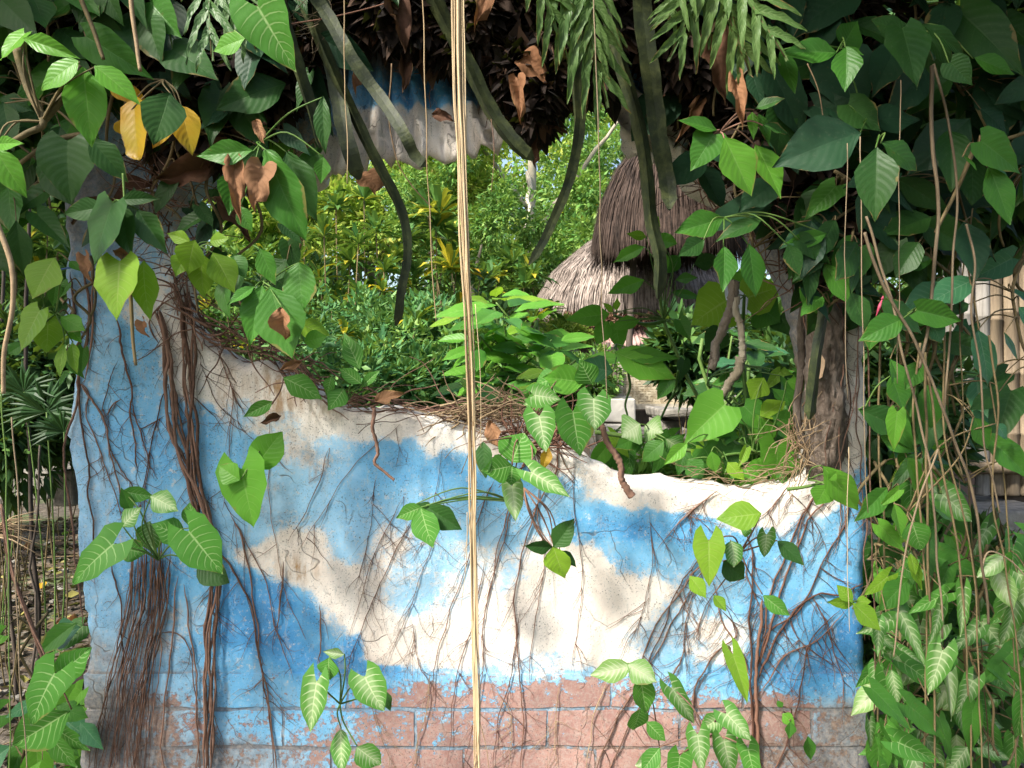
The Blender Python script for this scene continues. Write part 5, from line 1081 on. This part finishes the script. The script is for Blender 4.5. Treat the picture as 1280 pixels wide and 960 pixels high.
# ------------------------------------------------------------------ thatched hut
def thatch(b, cx, cy, prof, n, L, w, seed, spread=1.0):
    rs = random.Random(seed); H = len(prof) - 1
    for k in range(n):
        t = rs.random() ** .55 * H; i = min(int(t), H - 1); f = t - i; r = prof[i][0] + (prof[i + 1][0] - prof[i][0]) * f; z = prof[i][1] + (prof[i + 1][1] - prof[i][1]) * f
        a = rs.uniform(0, 6.283); dr = prof[i + 1][0] - prof[i][0]; dz = prof[i + 1][1] - prof[i][1]; q = math.hypot(dr, dz); dr /= q; dz /= q
        p = Vector((cx + math.cos(a) * r, cy + math.sin(a) * r, z)) + Vector((math.cos(a), math.sin(a), 0)) * rs.uniform(-.01, .04); l = L * rs.uniform(.5, 1.2); j = rs.uniform(-.22, .22)
        d = Vector((math.cos(a + j) * dr, math.sin(a + j) * dr, dz)); d2 = (d + Vector((0, 0, -.9))).normalized(); s = Vector((-math.sin(a), math.cos(a), 0)) * w * rs.uniform(.6, 1.4)
        p1 = p + d * l * .55; p2 = p1 + d2 * l * .45; o = len(b.v); b.v += [p - s, p + s, p1 + s * .8, p1 - s * .8, p2]; b.r += [rs.random()] * 5; b.f += [(o, o + 1, o + 2, o + 3), (o + 3, o + 2, o + 4)]
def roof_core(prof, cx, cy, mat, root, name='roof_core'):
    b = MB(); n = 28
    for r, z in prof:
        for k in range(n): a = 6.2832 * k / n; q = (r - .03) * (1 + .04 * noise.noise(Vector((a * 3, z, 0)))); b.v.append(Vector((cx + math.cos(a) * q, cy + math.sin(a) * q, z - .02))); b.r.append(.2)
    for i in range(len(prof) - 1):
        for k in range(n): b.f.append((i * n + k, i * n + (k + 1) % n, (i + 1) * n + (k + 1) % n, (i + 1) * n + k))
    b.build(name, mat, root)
hx, hy = P(800, 0, 9).x, 9.0
hut = empty('thatched_hut', (hx, hy, 0), 'round hut with a shaggy sunlit grass roof over a woven bamboo half wall', 'hut')
pr = [(.03, 3.45), (.35, 3.30), (.70, 3.05), (.98, 2.80), (1.15, 2.54), (1.18, 2.46)]
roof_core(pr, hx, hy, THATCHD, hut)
b = MB(); thatch(b, hx, hy, pr, 16000, .30, .006, 3); tag(b.build('roof', THATCH, hut, False), kind='stuff')
for a, d in [(-.85, -.35), (-.35, -.62), (.45, -.60), (.85, -.1), (-.5, .6), (.6, .6)]:
    b = MB(); b.tube([Vector((hx + a, hy + d, -.05)), Vector((hx + a, hy + d, 1.2)), Vector((hx + a, hy + d, 2.5))], .045, .04, 10, .05); b.build('post', WOOD, hut)
for z in (1.95, 1.25):
    b = MB(); b.box((hx, hy - .55, z), (2.0, .06, .07)); b.build('beam', WOOD, hut, False)
b = MB(); b.box((hx, hy + .5, 1.35), (1.9, .05, 2.5)); b.build('back_wall', WOOD, hut, False)
# thatched parasol closer by, its shade put into the dark thatch colour
ux, uy = P(835, 0, 7.2).x, 7.2
um = empty('thatched_parasol', (ux, uy, 0), 'steep dark brown thatched parasol standing before the pale grass roof', 'parasol')
pu = [(.03, 3.85), (.25, 3.74), (.45, 3.50), (.58, 3.22), (.64, 2.98), (.65, 2.92)]
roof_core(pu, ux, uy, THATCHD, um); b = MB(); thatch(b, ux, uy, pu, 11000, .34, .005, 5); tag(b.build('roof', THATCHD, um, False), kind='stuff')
b = MB(); b.tube([Vector((ux - .38, uy, 0)), Vector((ux - .38, uy, 1.5)), Vector((ux - .3, uy, 3))], .035, .03, 9); b.build('post', WOOD, um)
# woven half-wall screen with frame
sY = 6.6; A, B_ = P(779, 440, sY), P(860, 505, sY); wv_ = empty('woven_screen', Vector(((A.x + B_.x) / 2, sY, 0)), 'pale woven bamboo screen in a weathered frame, left of the dead branches', 'screen')
b = MB(); cell = .021; nx_, nz_ = int((B_.x - A.x) / cell), int((A.z - B_.z) / cell)
for i in range(nx_):
    for j in range(nz_):
        hz = (i + j) % 3 != 0 if (i // 2) % 2 else (i + j) % 2 == 0; c_ = (A.x + (i + .5) * cell, sY - R(.001, .004), B_.z + (j + .5) * cell)
        b.box(c_, (cell * (1.7 if hz else .8), .003 + (.002 if hz else 0), cell * (.75 if hz else 1.7)), .0006)
tag(b.build('weave', WEAVE, wv_, False), kind='stuff')
b = MB(); b.box(((A.x + B_.x) / 2, sY + .01, (A.z + B_.z) / 2), (B_.x - A.x + .02, .006, A.z - B_.z)); b.build('backing', BAMBD, wv_, False)
for nm, c_, d_, m_ in [('frame', ((A.x + B_.x) / 2, sY - .005, A.z + .02), (B_.x - A.x + .25, .06, .045), WOOD), ('frame', ((A.x + B_.x) / 2, sY - .005, B_.z - .02), (B_.x - A.x + .2, .06, .04), BARKP), ('frame', (A.x - .025, sY - .008, (A.z + B_.z) / 2), (.04, .05, A.z - B_.z + .02), BARKP), ('frame', (B_.x + .02, sY - .008, (A.z + B_.z) / 2), (.04, .05, A.z - B_.z + .02), WOOD)]:
    b = MB(); b.box(c_, d_, .003); b.build(nm, m_, wv_, False)
for (x, top) in ((760, 428), (768, 430), (774, 430)):
    q = P(x, top, sY + .1); b = MB(); b.tube([Vector((q.x, q.y, 0)), Vector((q.x + .01, q.y, .8)), q], .02, .018, 8); b.build('upright', WOOD, wv_)
# little corrugated roof
cY = 7.3; A, B_ = P(711, 405, cY), P(822, 432, cY); cr_ = empty('tin_shelter', Vector(((A.x + B_.x) / 2, cY, 0)), 'small shelter with a faded red corrugated tin roof covered in leaf litter', 'shelter')
b = MB(); nxx = 120
for j in range(2):
    for i in range(nxx + 1):
        x = A.x + (B_.x - A.x) * i / nxx; b.v.append(Vector((x, cY + (.5 if j else 0), (A.z + .03 if j else B_.z) + .014 * math.sin(i / nxx * 2 * math.pi * 20)))); b.r.append(.5)
for i in range(nxx): b.f.append((i, i + 1, nxx + 2 + i, nxx + 1 + i))
o = b.build('corrugated_sheet', RUST, cr_); md = o.modifiers.new('thick', 'SOLIDIFY'); md.thickness = .004
for x in (718, 742, 820): q = P(x, 432, cY + .05); b = MB(); b.box((q.x, q.y, q.z / 2 - .02), (.07, .07, q.z - .02), .003); b.build('post', CONC, cr_, False)
lb = crown_mesh('litter', [((A.x + B_.x) / 2 + R(-.4, .4), cY + .3, A.z + .06, .28, .2, .05) for _ in range(6)], 1400, (.03, .07), 77); tag(link('litter', lb, None, DEBRIS), 'dry reddish leaf litter lying on the little tin roof', 'litter', kind='stuff')
# stone blocks and slab
def block(label, px0, px1, py0, py1, Y, dep, mat=STONE, name='stone_block', jit=.012):
    a, c_ = P(px0, py0, Y), P(px1, py1, Y); b = MB(); b.box(((a.x + c_.x) / 2, Y + dep / 2, (a.z + c_.z) / 2), (c_.x - a.x, dep, a.z - c_.z), jit)
    o = b.build(name, mat, None, False); m = o.modifiers.new('bev', 'BEVEL'); m.width = .012; m.segments = 2; tag(o, label, 'stone', 'stone blocks below the hut'); return o
block('grey rubble block under the woven screen, upper', 757, 795, 497, 528, 6.2, .4, CONC); block('grey rubble block under the woven screen, lower', 752, 798, 530, 560, 6.15, .45, CONC)
block('stone footing behind the white-veined leaf', 798, 860, 535, 590, 6.0, .4, STONE); block('dark tilted slab lying right of the screen', 826, 884, 512, 524, 4.6, .5, STONE); block('mossy block under the dark slab', 824, 852, 524, 552, 4.7, .4, STONE)
block('dark squared stone seat at the right frame edge', 1258, 1330, 600, 652, 3.4, .5, WOOD, jit=.006); block('long low dark kerb stone at the right, covered in twigs', 1200, 1330, 640, 690, 3.1, .5, STONE)
block('low grey stone in the left leaf litter', -40, 60, 590, 625, 4.6, .6, STONE); block('dark stone by the mural edge in the left litter', 66, 92, 590, 632, 3.8, .3, STONE)
block('yellowish rough stone at the mural foot, right', 1100, 1136, 660, 720, 2.6, .25, CONC); block('reddish rough stone low at the mural foot', 1104, 1146, 716, 750, 2.5, .25, STONE)
# white post and blue-white tarp, bamboo screen
q = P(866, 400, 7.4); wp = empty('white_post', (q.x, q.y, 0), 'thin whitewashed post beside the woven screen', 'post'); b = MB(); b.box((q.x, q.y, q.z / 2), (.07, .07, q.z), .004); b.build('shaft', WHITEP, wp, False)
q = P(905, 380, 7.6); wp = empty('white_shed_wall', (q.x + .2, q.y, 0), 'whitewashed board wall half hidden behind the striped leaves', 'wall'); 
for k in range(5): b = MB(); b.box((q.x + .09 * k, q.y, q.z / 2 + .1), (.085, .03, q.z + .2), .003); b.build('board', WHITEP, wp, False)
b = MB(); a, c_ = P(955, 428, 5.6), P(1000, 440, 5.6); b.v = [Vector((a.x + (c_.x - a.x) * i / 8, 5.6 + .35 * j / 4, a.z - .02 * j + .015 * math.sin(i * 1.3 + j))) for j in range(5) for i in range(9)]; b.r = [.5] * 45
b.f = [(j * 9 + i, j * 9 + i + 1, j * 9 + i + 10, j * 9 + i + 9) for j in range(4) for i in range(8)]; b.f += [(i, i + 1, i + 1, i) for i in ()]
o = b.build('tarpaulin', TARP); m = o.modifiers.new('t', 'SOLIDIFY'); m.thickness = .07; tag(o, 'faded blue and white tarpaulin draped on top of the bamboo screen', 'tarp')
def bamboo(label, Y, px0, px1, top, step, r, mats, zbot=0, group=None, jit=10, rails=()):
    a = P((px0 + px1) / 2, 480, Y); root = empty('bamboo_fence', (a.x, Y, 0), label, 'fence'); x = px0
    while x < px1:
        rr_ = r * R(.8, 1.2); q = P(x, top(x) + R(-jit, jit), Y + R(-.01, .01)); b = MB(); zz = [zbot, q.z]; pts_ = []; rad = []
        nd = int((q.z - zbot) / .28) + 1
        n = 9; zs = []
        for k in range(nd + 1): z = zbot + (q.z - zbot) * k / nd; zs += [(z - .006, 1.0), (z, 1.13), (z + .006, 1.0)]
        lean = R(-.012, .012); base = 0
        for (z, s_) in zs:
            for c in range(n): an = 6.2832 * c / n; b.v.append(Vector((q.x + lean * z + math.cos(an) * rr_ * s_, q.y + math.sin(an) * rr_ * s_, z))); b.r.append(.4)
        for i in range(len(zs) - 1):
            for c in range(n): b.f.append((i * n + c, i * n + (c + 1) % n, (i + 1) * n + (c + 1) % n, (i + 1) * n + c))
        b.f.append(tuple((len(zs) - 1) * n + c for c in range(n)))
        b.build('bamboo_pole', rng.choice(mats), root); x += step * R(.92, 1.12)
    for py in rails: u, v = P(px0 - 5, py, Y - .05), P(px1, py, Y - .05); b = MB(); b.tube([u, u.lerp(v, .5), v], r * .8, r * .8, 8); b.build('rail', mats[-1], root)
bamboo('grey bamboo pole screen between shrub and bark post', 5.8, 900, 1090, lambda x: 438, 6.4, .021, [BAMB, BAMBD, BAMB], 0, jit=2, rails=(455,))
bamboo('sun-bleached bamboo pole fence behind the hanging vines at right', 3.4, 1186, 1420, lambda x: 322 - (x - 1190) * .05, 19, .032, [BAMB, BAMB, BAMBD], 1.02, jit=9, rails=(585,))
q = P(1196, 590, 3.3); wp = empty('wooden_post', (q.x, q.y, 0), 'reddish weathered post standing under the fence at right', 'post'); b = MB(); b.box((q.x, q.y, (q.z - .05) / 2), (.10, .10, q.z + .05), .006); b.build('shaft', simple('weathered_wood', (.14, .09, .07), (.34, .25, .20), 20, .85, .8, (1, 1, .25)), wp, False)
q = P(1150, 590, 3.36); wp = empty('wooden_post', (q.x, q.y, 0), 'dark post in the shade under the fence, behind the vine bundle', 'post'); b = MB(); b.box((q.x, q.y, (q.z) / 2), (.09, .09, q.z), .006); b.build('shaft', WOOD, wp, False)

b = MB(); b.tube(spline([P(1095,396,1.40), P(1099,384,1.395), P(1103,374,1.40)], 4), .002, .0035, 6, taper=True); b.tube([P(1103,374,1.40), P(1104,370,1.40)], .003, .001, 6)
tag(b.build('flower_bud', simple('pink_bud', (.42, .05, .10), (.62, .13, .20), 60, .5), None), 'tiny pink flower bud above the leaf pair at right', 'flower bud')
b = MB(); b.tube(wig(spline([P(72,338,WY-.03), P(92,335,WY-.045), P(112,338,WY-.04), P(122,336,WY-.01)], 6), .003), .0022, .0022, 5)
tag(b.build('blue_cord', simple('blue_cord', (.02, .05, .14), (.05, .11, .26), 80, .6), None), 'thin dark blue cord tied round the left post of the mural', 'cord')
# ------------------------------------------------------------------ leaf litter, twigs, pebbles
def litter(label, name, x0, x1, y0, y1, n, mat, size, seed):
    rs = np.random.RandomState(seed); V = []; FF = []; RN = []
    for k in range(n):
        x = rs.uniform(x0, x1); y = rs.uniform(y0, y1); z = gz(x, y) + rs.uniform(.002, .02); a = rs.uniform(0, 6.28); l = rs.uniform(*size); w = l * .28
        c, s = math.cos(a), math.sin(a); t = rs.uniform(-.02, .02); o = len(V)
        V += [(x, y, z), (x + c * l * .5 - s * w, y + s * l * .5 + c * w, z + .012 + t), (x + c * l * .5, y + s * l * .5, z), (x + c * l * .5 + s * w, y + s * l * .5 - c * w, z + .014 - t), (x + c * l, y + s * l, z + .01)]; RN += [rs.rand()] * 5
        FF += [(o, o + 2, o + 1), (o, o + 3, o + 2), (o + 1, o + 2, o + 4), (o + 2, o + 3, o + 4)]
    b = MB(); b.v = [Vector(v) for v in V]; b.f = FF; b.r = RN; tag(b.build(name, mat, None, False), label, 'litter', kind='stuff')
LIT = foliage_mat('litter_leaf', [(0, (.02, .014, .011)), (.4, (.06, .042, .03)), (.7, (.12, .09, .062)), (.92, (.20, .16, .12)), (1, (.24, .22, .06))], .1, .8)
litter('brown dead leaves strewn over the ground left of the mural', 'leaf_litter', -5, -1.2, 1.8, 9, 7000, LIT, (.04, .12), 1)
litter('dead leaves over the ground behind the mural', 'leaf_litter', -1.2, 6, 2.2, 9, 5000, LIT, (.04, .12), 2)
rsx = random.Random(5); b = MB()
for k in range(1400):
    x, y = rsx.uniform(-5, -1.1), rsx.uniform(2, 8); s = rsx.uniform(.008, .03); b.box((x, y, gz(x, y) + s * .2), (s * 2, s * 1.5, s), s * .3, rsx.uniform(0, 3))
tag(b.build('pebbles', STONE, None, False), 'small grey stones scattered in the litter left of the mural', 'pebbles', kind='stuff')
b = MB()
for k in range(500):
    x, y = rsx.uniform(-5, -1.1), rsx.uniform(2, 8); a = rsx.uniform(0, 6.28); l = rsx.uniform(.1, .5); z = gz(x, y) + .012; b.tube(wig([Vector((x + math.cos(a) * l * t, y + math.sin(a) * l * t, z + .01 * t)) for t in (0, .33, .66, 1)], .03), .003, .0015, 4)
tag(b.build('fallen_twigs', ROOTP, None), 'thin fallen twigs on the ground left of the mural', 'twigs', kind='stuff')
for lab, (x, y, Yy), m_ in [('yellow fallen leaf on the ground, middle of the left litter', (110, 745, 0), 'G'), ('tan fallen leaf on the ground near the left frame edge', (70, 800, 0), 'X'), ('lime leaf lying low against the mural edge', (78, 670, 0), 'Y'), ('brown fallen leaf by the lower left arrowhead', (30, 690, 0), 'X'), ('ochre fallen leaf near the bottom left', (50, 740, 0), 'G')]:
    Yg = CAMZ * F / (y - 480); q = P(x, y, Yg); q.z = gz(q.x, q.y) + .03; o = leaf_obj(None, q, q + Vector((R(-.1, .1), .13, .02)), .08, 'o', m_, Vector((0, -.2, 1))); o.name = 'fallen_leaf'; tag(o, lab, 'leaf')
# dry fallen palm frond at left
root = empty('dead_palm_frond', P(20, 665, 3.0), 'dry orange-brown palm frond lying at the left edge', 'frond'); b = MB()
for k in range(26): a = R(-.5, .7); l = R(.12, .28); p0 = P(-20, 668, 2.9); d = Vector((math.cos(a), R(-.2, .2), math.sin(a) * .6)); b.tube([p0, p0 + d * l * .5 + Vector((0, 0, .02)), p0 + d * l], .003, .001, 4)
b.build('leaflets', ROOTP, root)
tag(link('sky_block_thicket', crown_mesh('thicket', [(R(-14, 14), R(-13, -9), R(.3, 4.2), 1.6, 1.2, 1.3) for _ in range(60)], 26000, (.2, .32), 23), None, FM['mid']), 'unseen green thicket added behind the viewer to cut sky light', 'thicket', kind='stuff')  # out of view, added to cut the sky light on the wall
# unseen trees added behind the viewer to break the sun into patches
for lab, tgt, t, rad, n, sd in [('unseen tree added behind the viewer to shade the left of the mural', (-1.35, 1.7, 1.0), 6.5, .7, 380, 51), ('unseen tree added behind the viewer to shade the right of the mural', (1.45, 1.7, 1.0), 7.5, .7, 340, 52)]:
    c = Vector(tgt) - SUND * t; tree(lab, c.x, c.y, c.z, (rad, rad, rad * .8, c.z, 12), n, (.12, .22), 'mid', .10, seed=sd, group='unseen shade trees added behind the viewer', limbs=3, asp=.6)
